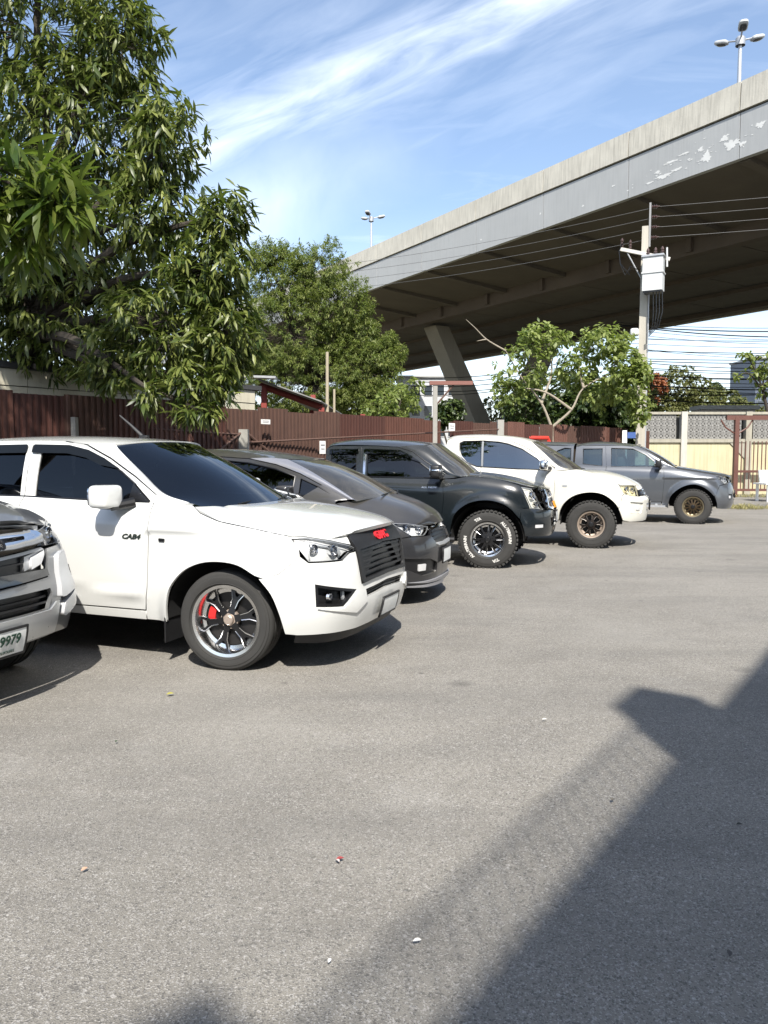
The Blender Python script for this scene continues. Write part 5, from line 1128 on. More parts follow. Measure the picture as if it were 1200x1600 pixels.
    c.W('lip_spoiler', [(.80, .215), (.5, .195), (0, .18), (0, .215), (.5, .235), (.79, .26)][::-1], mat('lip_grey', (.22, .22, .23), .4), sides='C', off=.02, th=.03)
    c.lamp(hl, bowls=[(.74, .81, .045), (.55, .79, .032)], back=mat('lamp_white_back', (.7, .7, .7), .3, .3))
    c.plate(-.165, .165, .42, .57, off=.035)
    c.mirror(-.60, 1.20, .98, (.15, .2, .14), P, arm_to=(-.5, .8, 1.14))
    c.W('door_handle', c.pts([(-1.28, 1.0), (-1.45, 1.0), (-1.45, .97), (-1.28, .97)]), P, off=.03, th=.012, rd=.012, gap=0)
    return c

def chrome_nose_pickup():
    w = Wall([(.95, 0), (.935, .3), (.885, .55), (.79, .77), (.63, .90), (.4, .94), (0, .95), (-1, .95), (-2.3, .94), (-4.0, .92), (-4.15, .82), (-4.2, .5), (-4.21, 0)],
             [(('y', 0), 1.175), (('y', .5), 1.125), (.7, 1.10), (.55, 1.14), (.1, 1.21), (-.3, 1.27), (-.65, 1.28), (-2, 1.31), (-3.9, 1.31)],
             flare=[(0, .40, .49, .03, .14), (-3.0, .40, .49, .03, .14)], zlow=.7, lowin=.05, topin=.085, topr=.2, front=[(.36, .04), (.42, .02), (.52, 0), (.7, .005), (.8, .03), (.95, .05), (1.1, .10)])
    g = Cab(1.28, .855, 1.76, .68, (-1.3, -.35), .05)
    P = paint('warm_grey_paint', (.20, .205, .21), .28, metal=.5, coat=.9, dust=.10)
    c = Car('pickup_truck', 'grey pickup with big chrome grille and number plate 9979, cut off by left edge', 'pickup truck', (-3.205, 4.885), 21, w, g, P); S = c.S
    hl = [(.535, 1.085), (.525, .985), (.70, .985), (1.0, 1.01), (1.22, 1.09), (1.18, 1.13), (.80, 1.115)]
    win = [(-.74, 1.30), (-.95, 1.46), (-1.25, 1.64), (-1.45, 1.70), (-1.9, 1.715), (-1.88, 1.31)]
    rwin = [(-2.0, 1.715), (-2.5, 1.70), (-2.7, 1.50), (-2.72, 1.325), (-1.97, 1.315)]
    flank(c, dict(arch=[(-.53, .36), (-.5, .6), (-.28, .83), (0, .91), (.28, .83), (.45, .65), (.51, .5), (.53, .38)], xsplit=.44, zs=.40, zd=.46, wb=3.0,
        cut=[(S(.46), .70), (S(.50), .80), (1.06, .98), (1.16, 1.05), (1.225, 1.09), (1.18, 1.135)], bon=[(S(.42), 1.15), (S(.1), 1.21), (S(-.32), 1.27)], gapA=(-.66, -.64), xB=-1.95, xE=-2.75, xt=-4.1,
        frame=[(-.63, 1.28), (-.66, 1.345), (-.9, 1.50), (-1.22, 1.69), (-1.45, 1.755), (-1.8, 1.77), (-2.5, 1.77), (-2.75, 1.7), (-2.85, 1.31), (-1.6, 1.29)], wins=[win, rwin], glass=GL_dark, wglass=GW_dusty,
        A=[(-.40, 1.28), (-.65, 1.35), (-.9, 1.506), (-1.22, 1.696), (-1.45, 1.76)], W=[(-.45, .775, 1.28), (-.6, .745, 1.385), (-.92, .66, 1.60), (-1.20, .60, 1.74)],
        wc=[(-.12, 0, 1.33), (-.45, 0, 1.50), (-.8, 0, 1.67), (-1.08, 0, 1.77)], zr=1.765,
        roofE=[(-2.8, .63, 1.68), (-2.5, .67, 1.772), (-1.8, .675, 1.775), (-1.45, .67, 1.763), (-1.21, .61, 1.745)], roofC=[(-2.85, 0, 1.76), (-2.3, 0, 1.85), (-1.9, 0, 1.85), (-1.5, 0, 1.83), (-1.09, 0, 1.772)],
        rearE=[(-2.86, .79, 1.31), (-2.8, .63, 1.68)], rearC=[(-2.9, 0, 1.31), (-2.85, 0, 1.75)], hood_s=(S(-.30), S(('y', .60))), hoodC=[(-.14, 0, 1.335), (.3, 0, 1.315), (.65, 0, 1.265), (.80, 0, 1.21), (.845, 0, 1.17)],
        hdz=lambda u, v: .018*sstep(.72, .55, v)*(1-u*.5), Rt=.39, yw=.95, inter=dict(xs=-1.4, dash=-.5),
        wheel=dict(Rt=.39, rr=.225, wd=.25, style='bar', spoke_n=6, dish=.03)))
    wing_o = [(0, 1.13), (.33, 1.118), (.50, 1.09), (.545, 1.06), (.50, 1.015), (.34, .985), (0, .965)]
    c.W('nose_panel', [(0, 1.175), (.45, 1.13), (.62, 1.115), (.55, 1.07), (.50, 1.10), (.33, 1.128), (0, 1.14)], P, sides='C', off=-.01, th=.03)
    gp = c.W('grille', [(0, 1.13), (.52, 1.10), (.53, .95), (.50, .78), (0, .76)], M_trim, sides='C', off=-.05, th=.02)[0]
    c.W('grille_wing', wing_o, M_chrome, sides='C', off=.02, th=.06, parent=gp, holes=[[(.09, 1.068), (.33, 1.068), (.32, 1.050), (.09, 1.044)]], step=.03, rd=.01)
    text('grille_emblem', 'ISUZU', .085, M_trim, gp, lambda u, v, h: tuple(w(np.array(-u), np.array(1.035+v), .032+h)), depth=.02, sx=1.05, off=.003)
    c.W('grille_bar', [(0, .955), (.47, .982), (.50, .965), (0, .935)], M_bezel, sides='C', off=.0, th=.03, parent=gp, gap=0)
    c.W('grille_bar', [(0, .85), (.48, .842), (.49, .795), (0, .775)], paint('gloss_black', (.01, .012, .016), .08), sides='C', off=.012, th=.05, parent=gp, gap=0)
    c.W('grille_bar', [(0, .90), (.28, .905), (.28, .895), (0, .888)], M_black, sides='C', off=-.02, th=.03, parent=gp, gap=0)
    c.W('lamp_corner', [(.285, .845), (.30, .94), (.42, .955), (.515, .975), (.50, .93), (.44, .87)], M_bezel, off=-.02, th=.03, parent=gp)
    c.W('lamp_corner', [(.33, .85), (.35, .93), (.50, .965), (.49, .93), (.44, .875)], M_refl, off=.0, th=.02, parent=gp)
    itk = [(0, .712), (.475, .710), (.49, .68), (.44, .585), (0, .585)]
    fog = [(.60, .63), (.78, .66), (.80, .58), (.62, .53)]
    c.W('front_bumper', [(0, .765), (.485, .785), (.53, .97), (.70, .975), (1.0, 1.0), (1.055, .98), (S(.50), .80), (S(.465), .70)]+c.pts([(.51, .5), (.53, .38)])+[(.9, .375), (.55, .40), (.2, .395), (0, .395)], P, sides='C', holes=[itk, fog], estep=.04, step=.05, th=.03)
    c.W('intake_mesh', itk, M_trim, sides='C', off=-.06, th=0, gap=-.01)
    for z in (.67, .63): c.W('intake_bar', [(0, z), (.46, z), (.46, z-.014), (0, z-.014)], M_black, sides='C', off=-.03, th=.02, gap=0)
    sil = mat('silver_guard', (.52, .53, .53), .3, .6, var=.08)
    c.W('bumper_guard', [(0, .578), (.45, .578), (.52, .62), (.56, .62), (.52, .41), (0, .41)], sil, sides='C', off=.012, th=.03, step=.05)
    c.W('bumper_guard_side', [(.545, .64), (.60, .92), (.70, .95), (.74, .80), (.78, .665), (.60, .635)], mat('white_guard', (.58, .59, .60), .28, .35, coat=.6), off=.035, th=.05, rd=.02)
    c.W('bumper_guard_side', [(.57, .52), (.60, .50), (.86, .56), (.80, .66), (.60, .60)], MATS['white_guard'], off=.03, th=.05, rd=.02)
    c.W('fog_recess', fog, M_trim, off=-.04, th=0, gap=-.01)
    c.W('corner_trim', [(.84, .80), (.90, .82), (.92, .66), (.85, .60)], M_black, off=.02, th=.03, rd=.01)
    c.lamp(hl, bowls=[(.75, 1.05, .045), (.98, 1.065, .04)], back=M_bezel)
    c.plate(-.182, .182, .365, .525, off=.045, lines=[('กข 9979', 0, .462, .088, .92, mat('green_ink', (.01, .05, .03), .5)), ('กรุงเทพมหานคร', 0, .392, .034, .9, mat('green_ink', (.01, .05, .03), .5))])
    c.mirror(-.80, 1.36, 1.07, (.15, .26, .18), P, arm_to=(-.74, .86, 1.32))
    return c
# ------------------------------------------------------------------ utility pole, transformer and cables
M_pole = mat('pole_concrete', (.42, .39, .33), .85, var=.15, vscale=2, streaks=.35)
M_insul = mat('insulator_brown', (.06, .035, .03), .25)
PD = 23.8; PB = at(1000, 700, PD)
def utility_pole():
    root = thing('utility_pole', 'concrete utility pole with crossarm and insulators in front of the overpass', 'utility pole', (PB.x, PB.y, 0), R(-18)); H = at(1010, 318, PD).z-.68
    b = MB(); b.box((0, 0, H/2), (.30, .26, H), None, .62); b.build('pole', M_pole, root, smooth=False)
    b = MB(); b.box((.13, 0, H+.04), (.055, .055, 1.3)); b.build('top_bracket', mat('bracket_steel', (.22, .22, .22), .6), root, smooth=False)
    b = MB(); b.box((.0, -.14, H-.85), (1.5, .10, .10), Matrix.Rotation(R(16), 3, 'Y')); b.build('crossarm', mat('crossarm_pale', (.5, .48, .44), .7), root, smooth=False)
    b = MB(); b.tube([(-.5, -.14, H-.78), (-.09, -.12, H-1.55)], .02, 6); b.build('brace', M_steel, root)
    for x, z, dx in ((.16, H+.56, .18), (.16, H+.26, .2), (.16, H-.04, .2), (.16, H-.34, .2)):
        b = MB(); b.lathe([(.015, 0), (.06, .02), (.03, .05), (.06, .08), (.03, .11), (.06, .14), (.02, .18), (.02, .24)], 10, 'x', (x, 0, z)); b.build('insulator', M_insul, root)
    for x in (-.66, -.42, .5):
        z = H-.85-x*math.tan(R(16))*1.0; b = MB(); b.lathe([(.02, .05), (.05, .09), (.03, .13), (.05, .17), (.03, .21), (.05, .26), (.012, .34)], 10, 'z', (x, -.14, z)); b.build('insulator', M_insul, root)
    for s in (0, 1):
        b = MB(); b.tube([(-.62, -.2, H-.45), (-.74, -.22, H-.7), (-.70, -.25, H-1.1), (-.55+.12*s, -.25, H-1.45), (-.40, -.22, H-1.2), (-.2, -.2, H-1.3)], .014, 6); b.build('jumper_cable', M_trim, root)
    b = MB(); b.tube([(.14, .05, 1), (.13, .05, H-1.2)], .035, 8); b.build('riser_pipe', M_steel, root)
    b = MB(); b.sell((-.24, -.06, H-3.15), (.26, .22, .24), (.5, .5)); b.build('junction_box', mat('box_pale', (.55, .55, .53), .5), root)
    return H
PH = utility_pole()
def transformer():
    c = Matrix.Rotation(R(-18), 3, 'Z') @ Vector((.26, -.42, 0)); z = PH-1.52
    root = thing('transformer', 'white box transformer mounted on the utility pole', 'transformer', (PB.x+c.x, PB.y+c.y, z), R(-28)); root.scale = (.86, .86, .86); m = mat('transformer_white', (.52, .53, .52), .5, var=.06)
    b = MB(); b.box((0, 0, .28), (.66, .50, .54)); b.build('tank', m, root, smooth=False)
    b = MB(); b.box((0, 0, .02), (.72, .56, .05)); b.box((0, 0, -.30), (.66, .5, .58)); b.build('lower_tank', m, root, smooth=False)
    b = MB(); b.box((0, 0, .585), (.74, .58, .06)); b.build('lid', M_steel, root, smooth=False)
    b = MB(); b.box((0, 0, -.62), (.6, .46, .05)); b.build('base_frame', M_trim, root, smooth=False)
    for x in (-.2, .05, .28):
        b = MB(); b.lathe([(.04, .61), (.07, .65), (.04, .69), (.07, .73), (.04, .77), (.06, .81), (.02, .90)], 10, 'z', (x, 0, 0)); b.build('bushing', M_insul, root)
    b = MB(); b.tube([(.42, 0, .85), (.44, 0, .2)], .03, 8); b.build('arrester', m, root)
    for k in range(4):
        x = .02+.10*k; b = MB(); b.tube([(x, -.1, -.64), (x+.02, -.1, -1.3), (x*.7, -.06, -1.8), (-.1, 0, -1.95-.05*k)], .016, 6); b.build('drop_cable', M_trim, root)
transformer()
def cable(P, Q, sag, r, group, label, mt=None, n=20):
    b = MB(); b.tube([P+(Q-P)*t+Vector((0, 0, -4*sag*t*(1-t))) for t in np.linspace(0, 1, n)], r, 5); o = b.build('cable', mt or M_trim, None); tag(o, label, 'cable', group)
M_wire = mat('bare_wire', (.16, .155, .15), .5, .5)
for k, dz in enumerate((.56, .26, -.04, -.34)):
    a = Vector((PB.x+.35, PB.y-.1, PH+dz))
    cable(a, Vector((34, 17+k*.6, PH+2.2+dz*.6)), .5, .007, 'bare wires running right from the utility pole', ('topmost', 'second', 'third', 'lowest')[k]+' bare wire running right from the utility pole before the overpass', M_wire)
    cable(a, Vector((-14+k*.4, 37, PH+1.0+dz*.9)), .7, .007, 'bare wires running left from the utility pole', ('topmost', 'second', 'third', 'lowest')[k]+' bare wire running left from the utility pole before the overpass', M_wire)
rc = random.Random(9)
ORD = 'first second third fourth fifth sixth seventh eighth ninth tenth eleventh twelfth thirteenth fourteenth fifteenth sixteenth seventeenth eighteenth nineteenth twentieth'.split()
def ordn(k): return ORD[k] if k < 20 else 'twenty-'+ORD[k-20]
for k in range(24):
    y0 = 493+k*5.2+rc.uniform(-1.6, 1.6); y1 = y0+rc.uniform(-10, 9); D = 43+rc.uniform(0, 6)
    cable(at(960, y0+rc.uniform(0, 12), D), at(1560, y1, D+rc.uniform(-6, 4)), rc.uniform(.2, .8), rc.choice((.014, .018, .024, .034)), 'telephone and power cables at the right', 'dark cable beside the utility pole across the pale sky, '+ordn(k)+' from the top', n=26)
for k in range(5):
    y0 = 575+k*7; cable(at(640, y0+14, 60), at(900, y0-14+rc.uniform(-4, 4), 56), .5, .03, 'cables behind the pier of the overpass', 'dark cable crossing behind the raking pier of the overpass, '+ordn(k)+' from the top')

# ------------------------------------------------------------------ yellow wall with vent blocks, gate, table
M_yel = mat('yellow_plaster', (.50, .45, .29), .85, var=.2, vscale=1.2, streaks=.55); M_gry = mat('wall_grey_paint', (.33, .31, .25), .85, var=.2, streaks=.4)
M_vent = mat('vent_block_concrete', (.25, .245, .23), .85, var=.6, vscale=.9, streaks=.7)
def vent_wall():
    D = 31.6; x0 = (965-600)/1200*D; x1 = 22.0; root = thing('boundary_wall', 'pale yellow plastered wall topped with pierced grey vent blocks', 'wall', (x0, D, 0))
    L = x1-x0; zb = 2.22; zt = 3.27
    sp = [0, 2.62, 5.25, L]
    for a, b_ in zip(sp, sp[1:]):
        b = MB(); b.box(((a+b_)/2, 0, zb/2), (b_-a-.24, .12, zb)); b.build('wall_panel', M_yel, root, smooth=False)
        b = MB(); b.box(((a+b_)/2, -.03, zb-.03), (b_-a-.24, .22, .14)); b.build('ledge', M_gry, root, smooth=False)
        b = MB(); b.box(((a+b_)/2, 0, zt+.04), (b_-a-.24, .22, .10)); b.build('coping', M_gry, root, smooth=False)
    for k, a in enumerate(sp[:3]):
        b = MB(); b.box((a, -.05, (zt+.1)/2), (.24, .28, zt+.1)); b.build('pilaster', M_gry if k != 1 else mat('pilaster_pale', (.46, .44, .39), .85, var=.15, streaks=.35), root, smooth=False)
    b = MB(); b.prism([(sp[2]-.75, zb-.1), (sp[2]-.12, zb-.1), (sp[2]-.12, zb-.75)], 0, .05, lambda u, v, h: (u, -.06-h, v)); b.build('gusset', M_gry, root, smooth=False)
    s = .243; q = MB(); t = .035; h = s/2-.004
    for sx in (-1, 1): q.box((sx*(h-t/2), 0, 0), (t, .09, 2*h)); q.box((0, 0, sx*(h-t/2)), (2*h-2*t, .09, t))
    for ang in (45, -45): q.box((0, 0, 0), (s*1.05, .086 if ang > 0 else .080, .035), Matrix.Rotation(R(ang), 3, 'Y'))
    q.lathe([(.055, -.044), (.055, .044), (.03, .044), (.03, -.044)], 8, closed=True)
    first = None
    for r in range(4):
        for k in range(60):
            x = .12+.135+k*s
            if x > L-.2 or any(abs(x-a) < .20 for a in sp[1:3]): continue
            if first is None: first = q.build('vent_block', M_vent, root, (0), smooth=False) if False else q.build('vent_block', M_vent, root, smooth=False); first.location = (x, 0, zb+.045+s/2+r*.249)
            else: link('vent_block', first.data, root, (x, 0, zb+.045+s/2+r*.249))
    b = MB(); b.box((L/2, .3, 1.6), (L, .04, 3.2)); b.build('backing_wall', mat('dark_backing', (.16, .16, .14), .9, var=.4, streaks=.4), root, smooth=False)  # dark mottled sheet behind the openings of the blocks
vent_wall()
def gate():
    D = 29.4; m = mat('brown_gate_steel', (.11, .045, .033), .55, var=.25, vscale=2); px = lambda x: (x-600)/1200*D
    root = thing('sliding_gate', 'tall brown steel gate frame with vertical bars by the yellow wall', 'gate', (px(1148), D, 0))
    zt = 1.58+60*D/1200; b = MB(); b.box((0, 0, zt/2), (.16, .16, zt)); b.build('gate_post', m, root, smooth=False)
    b = MB(); b.box((2.4, 0, zt-.03), (5.6, .14, .17)); b.build('top_beam', m, root, smooth=False)
    for z in (.27, .98): b = MB(); b.box((2.6, 0, z), (5.0, .07, .09)); b.build('gate_rail', m, root, smooth=False)
    for s in (-1, 1): b = MB(); b.tube([(s*.60, 0, zt-.12), (s*.42, 0, zt-.40), (s*.08, 0, zt-.62)], .03, 6); b.build('bracket', m, root)
    f = None
    for k in range(30):
        if f is None: b = MB(); b.box((0, 0, 1.2), (.03, .03, 1.86)); f = b.build('gate_bar', m, root, smooth=False); f.location = (.22, 0, 0)
        else: link('gate_bar', f.data, root, (.22+k*.155, 0, 0))
gate()
def table():
    p = at(1196, 756, 26.5); root = thing('table', 'white garden table at the right edge beside the gate', 'table', (p.x+.25, p.y, 0), R(10)); m = mat('white_table', (.72, .72, .70), .5, var=.06)
    b = MB(); b.box((0, 0, .62), (1.0, .7, .05)); b.build('tabletop', m, root, smooth=False)
    b = MB(); b.box((.0, .3, .86), (.62, .06, .44), Matrix.Rotation(R(-14), 3, 'X')); b.build('backrest', m, root, smooth=False)
    for x in (-.38, .38):
        for y in (-.28, .28): b = MB(); b.box((x, y, .3), (.07, .07, .6)); b.build('leg', m, root, smooth=False)
table()
def signs():
    p = at(988, 680, 26.0); root = thing('information_board', 'small blue board with an orange corner above the grey pickup cab', 'sign', (p.x, p.y, 0), R(8))
    b = MB(); b.box((0, 0, p.z), (.36, .03, .20)); b.build('board', mat('blue_board', (.05, .10, .28), .4), root, smooth=False)
    b = MB(); b.box((.27, 0, p.z+.05), (.14, .03, .26)); b.build('orange_plate', mat('orange_plate', (.62, .22, .06), .5), root, smooth=False)
    b = MB(); b.box((-.28, 0, p.z-.05), (.16, .03, .42)); b.build('white_plate', mat('notice_white', (.7, .7, .68), .6), root, smooth=False)
    for x in (-.2, .2): b = MB(); b.box((x, .03, p.z/2), (.05, .04, p.z)); b.build('leg', M_steel, root, smooth=False)
signs()

# ------------------------------------------------------------------ far buildings
def far_building(name, label, x0, x1, y0, D, dp, wall, rows, cols, win, rz=0.):
    a, c = at(x0, y0, D), at(x1, y0, D); w = c.x-a.x; H = a.z
    root = thing(name, label, 'building', ((a.x+c.x)/2, D, 0), rz)
    b = MB(); b.box((0, dp/2, H/2), (w, dp, H)); b.build('wall', wall, root, smooth=False)
    b = MB(); b.box((0, dp/2-.1, H+.15), (w+.4, dp+.5, .3)); b.build('roof', mat('flat_roof_grey', (.35, .35, .34), .8), root, smooth=False)
    f = None
    for r in range(rows):
        for k in range(cols):
            x = -w/2+w*(k+.5)/cols; z = H-(r+.62)*3.1
            if z < 1: continue
            if f is None:
                b = MB(); b.box((0, -.04, 0), (w/cols*.72, .12, 1.7)); f = b.build('window', win, root, smooth=False); f.location = (x, 0, z)
                g = MB(); g.box((0, -.12, 0), (w/cols*.64, .04, 1.5)); g.build('pane', mat('far_pane', (.04, .05, .06), .1), f, smooth=False)
            else: dup(f, root, (x, 0, z))
far_building('office_building', 'grey building with white framed windows seen under the overpass', 622, 735, 590, 118, 9, mat('far_grey_wall', (.46, .47, .48), .8, var=.1), 3, 6, mat('white_frame', (.66, .66, .66), .6))
far_building('dark_tower', 'dark blue grey tower at the right edge beyond the trees', 1182, 1262, 560, 135, 10, mat('blue_grey_wall', (.10, .12, .16), .5), 4, 4, mat('tower_frame', (.16, .18, .22), .5))
far_building('low_house', 'low pale house roofline between the far trees and the dark tower', 1095, 1180, 640, 58, 1.5, mat('pale_house', (.42, .40, .38), .8), 1, 3, mat('white_frame', (.66, .66, .66), .6))

# ------------------------------------------------------------------ trees
def leaf_mat(name, a, b, c, trans=.35, rough=.42):
    m = bpy.data.materials.new(name); m.use_nodes = True; t = NT(m.node_tree); m.node_tree.nodes.clear(); MATS[name] = m
    at_ = t.n('ShaderNodeAttribute', attribute_name='tint'); fac = at_.outputs['Fac']
    oi = t.n('ShaderNodeObjectInfo').outputs['Random']
    fac = t.math('FRACT', t.math('ADD', fac, t.math('MULTIPLY', oi, .35)))
    col = t.ramp(fac, [(0, a), (.55, b), (.9, c), (1, [v*1.25 for v in c])])
    p = t.n('ShaderNodeBsdfPrincipled', i_Roughness=rough, i_Base_Color=col); tr = t.n('ShaderNodeBsdfTranslucent')
    t.l(t.mix(.5, col, [min(1, v*2.2) for v in (b[0], b[1]*1.05, b[2]*.6)]), tr.inputs[0])
    t.l(t.n('ShaderNodeMixShader', i_0=trans, i_1=p.outputs[0], i_2=tr.outputs[0]).outputs[0], t.n('ShaderNodeOutputMaterial').inputs[0])
    return m
M_bark = mat('bark', (.045, .036, .027), .9, var=.35, vscale=6, bump=(25, .6, .03)); M_barkp = mat('pale_bark', (.30, .26, .20), .85, var=.25, vscale=5, bump=(25, .5, .02))
def leaf_tpl(L, W, droop, fold=.18, seg=3):
    xs = np.linspace(0, 1, seg+1); V = []; F = []
    for i, x in enumerate(xs):
        w = W*math.sin(math.pi*min(1, x*.93+.05))**.8*.5 if 0 < i < seg else (.06*W if i == 0 else .0)
        z = -droop*L*x*x
        V += [(x*L, -w, z+fold*w), (x*L, 0, z), (x*L, w, z+fold*w)]
    for i in range(seg):
        a = 3*i; F += [(a, a+1, a+4, a+3), (a+1, a+2, a+5, a+4)]
    return np.array(V), F
def leaf_frames(rs, tips, axes, n, spread, hang):
    """position and axes of n leaves round every tip"""
    N = len(tips)*n; T = np.repeat(tips, n, 0); A = np.repeat(axes, n, 0)
    ph = rs.uniform(0, 2*np.pi, N); el = rs.uniform(spread[0], spread[1], N)
    ref = np.tile([0., 0, 1], (N, 1)); ref[np.abs(A[:, 2]) > .9] = (1, 0, 0)
    U = np.cross(A, ref); U /= np.linalg.norm(U, axis=1, keepdims=True); V = np.cross(A, U)
    D = A*np.cos(el)[:, None]+(U*np.cos(ph)[:, None]+V*np.sin(ph)[:, None])*np.sin(el)[:, None]
    D[:, 2] -= hang*rs.uniform(.4, 1.4, N); D /= np.linalg.norm(D, axis=1, keepdims=True)
    Z = np.tile([0., 0, 1], (N, 1))+rs.normal(0, .35, (N, 3)); Y = np.cross(Z, D); Y /= np.maximum(np.linalg.norm(Y, axis=1, keepdims=True), 1e-6); Z = np.cross(D, Y)
    T = T+rs.normal(0, .03, (N, 3))-A*rs.uniform(0, .14, N)[:, None]
    return T, D, Y, Z
def leaf_mesh(name, T, D, Y, Z, sc, tint, tpl, m):
    LV, LF = tpl; k = len(LV); N = len(T)
    P = T[:, None]+sc[:, None, None]*(LV[None, :, :1]*D[:, None]+LV[None, :, 1:2]*Y[:, None]+LV[None, :, 2:]*Z[:, None])
    F = np.array(LF); FF = (F[None]+(np.arange(N)*k)[:, None, None]).reshape(-1, 4)
    me = bpy.data.meshes.new(name); me.vertices.add(N*k); me.vertices.foreach_set('co', P.reshape(-1))
    me.loops.add(FF.size); me.loops.foreach_set('vertex_index', FF.reshape(-1).astype(np.int32))
    me.polygons.add(len(FF)); me.polygons.foreach_set('loop_start', np.arange(0, FF.size, 4, dtype=np.int32)); me.polygons.foreach_set('loop_total', np.full(len(FF), 4, np.int32))
    me.polygons.foreach_set('use_smooth', np.ones(len(FF), bool))
    me.update(); me.validate(); at_ = me.attributes.new('tint', 'FLOAT', 'POINT'); at_.data.foreach_set('value', np.repeat(tint, k).astype(np.float32)); me.materials.append(m)
    return me
def blob_tips(rs, blobs, dens):
    tips = []; axes = []; cen = []
    for c, r, k in blobs:
        n = int(k*dens); v = rs.normal(size=(n, 3)); v /= np.linalg.norm(v, axis=1, keepdims=True)
        q = rs.uniform(.35, 1, n)**.5; lump = 1+.22*np.sin(v[:, 0]*5+c[0]*3)*np.sin(v[:, 2]*6+c[2]*2)
        p = np.array(c)+v*np.array(r)*(q*lump)[:, None]; a = v+np.array([0, 0, .35]); a /= np.linalg.norm(a, axis=1, keepdims=True)
        tips.append(p); axes.append(a); cen.append(np.tile(c, (n, 1)))
    return np.vstack(tips), np.vstack(axes), np.vstack(cen)
def tree(name, label, base, trunk, blobs, m, tpl, n=10, dens=1., spread=(.7, 1.5), hang=.5, seed=1, r0=.2, bark=None, limbs=None, singles=0, group=None, cat='tree', twigs=True, bare=()):
    rs = np.random.RandomState(seed); root = thing(name, label, cat, base, 0, group); B = Vector(base); bark = bark or M_bark
    loc = lambda p: Vector(p)-B
    b = MB(); tp = [loc(p) for p in trunk]; b.tube(catmull([tuple(p) for p in tp], 5), list(np.linspace(r0*1.15, r0*.6, (len(tp)-1)*5+1)), 12); b.build('trunk', bark, root)
    top = trunk[-1]
    lim = limbs if limbs is not None else [[top, tuple((np.array(top)+np.array(c))/2+np.array([0, 0, .25])+rs.normal(0, .15, 3)), c] for c, r, k in blobs]
    for L in lim:
        b = MB(); Q = catmull([tuple(loc(p)) for p in L], 5); b.tube(Q, list(np.linspace(r0*.5, r0*.12, len(Q))), 8); b.build('limb', bark, root)
    for L in bare:
        b = MB(); Q = catmull([tuple(loc(p)) for p in L], 5); b.tube(Q, list(np.linspace(r0*.28, r0*.06, len(Q))), 6); b.build('bare_branch', bark, root)
    tips, axes, cen = blob_tips(rs, blobs, dens)
    if twigs:
        V = []; F = []; k = 0; bl = np.array(B)
        for p, c in list(zip(tips, cen))[::2]:
            q = p*.35+c*.65+np.array([0, 0, -.05]); d = (p-q); s = np.cross(d, (0, 0, 1)); s = s/max(np.linalg.norm(s), 1e-6)*r0*.035; u = np.array([0, 0, r0*.035])
            V += [q-bl-s, q-bl+s, q-bl+u, p-bl-s*.4, p-bl+s*.4, p-bl+u*.4]; F += [(k, k+1, k+4, k+3), (k+1, k+2, k+5, k+4), (k+2, k, k+3, k+5)]; k += 6
        tag(link('twigs', mesh_from('twigs', V, F, bark), root), kind='stuff')
    T, D, Y, Z = leaf_frames(rs, tips, axes, n, spread, hang); N = len(T); sc = rs.uniform(.45, 1.25, N)
    tw = rs.uniform(0, 1, len(tips)); tint = np.clip(np.repeat(tw, n)*.55+rs.uniform(0, .45, N), 0, .999)
    T = T-np.array(B)
    if singles:
        d2 = ((T+np.array(B)-np.array([0, 0, CAM_H]))**2).sum(1); W = T+np.array(B)
        ok = (np.abs(W[:, 0]/W[:, 1]) < .5) & (W[:, 2] < CAM_H+.60*W[:, 1]); d2 = np.where(ok, d2, 1e9); idx = np.argsort(d2)[:singles]; keep = np.ones(N, bool); keep[idx] = False
        ms = [leaf_mesh('leaf', np.zeros((1, 3)), np.array([[1., 0, 0]]), np.array([[0, 1., 0]]), np.array([[0, 0, 1.]]), np.ones(1), np.array([tv]), leaf_tpl(*q), m) for tv, q in zip((.15, .4, .6, .75, .9), [(tpl[2], tpl[3], dr) for dr in (.15, .25, .35, .45, .3)])]
        for i in idx:
            o = link('leaf', ms[i % 5], root); o.matrix_local = Matrix(((D[i, 0]*sc[i], Y[i, 0]*sc[i], Z[i, 0]*sc[i], T[i, 0]), (D[i, 1]*sc[i], Y[i, 1]*sc[i], Z[i, 1]*sc[i], T[i, 1]), (D[i, 2]*sc[i], Y[i, 2]*sc[i], Z[i, 2]*sc[i], T[i, 2]), (0, 0, 0, 1)))
        T, D, Y, Z, sc, tint = (q[keep] for q in (T, D, Y, Z, sc, tint))
    tag(link('crown', leaf_mesh('crown', T, D, Y, Z, sc, tint, tpl[:2], m), root), kind='stuff')
    return root
def pb(x, y, D, rx, ry, k, rd=None):
    s = D/1200; return (tuple(at(x, y, D)), (rx*s, (rd or (rx+ry)/2)*s, ry*s), k)
L_mango = leaf_mat('mango_leaf', (.018, .036, .008), (.072, .102, .020), (.200, .225, .058), .34, .42)
L_light = leaf_mat('young_mango_leaf', (.035, .068, .012), (.080, .115, .02), (.15, .18, .036), .42, .35)
L_bamb = leaf_mat('feathery_leaf', (.050, .080, .016), (.130, .168, .038), (.215, .235, .070), .45, .6)
L_broad = leaf_mat('broad_light_leaf', (.075, .115, .025), (.18, .225, .060), (.30, .34, .12), .45, .5)
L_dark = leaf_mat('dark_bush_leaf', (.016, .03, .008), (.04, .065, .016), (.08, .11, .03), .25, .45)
L_far = leaf_mat('far_leaf', (.065, .085, .028), (.145, .160, .055), (.22, .215, .085), .35, .6)
L_orange = leaf_mat('orange_bloom', (.20, .07, .03), (.32, .11, .05), (.36, .18, .09), .3, .6)
def mt(L, W, dr): return (*leaf_tpl(L, W, dr), L, W)
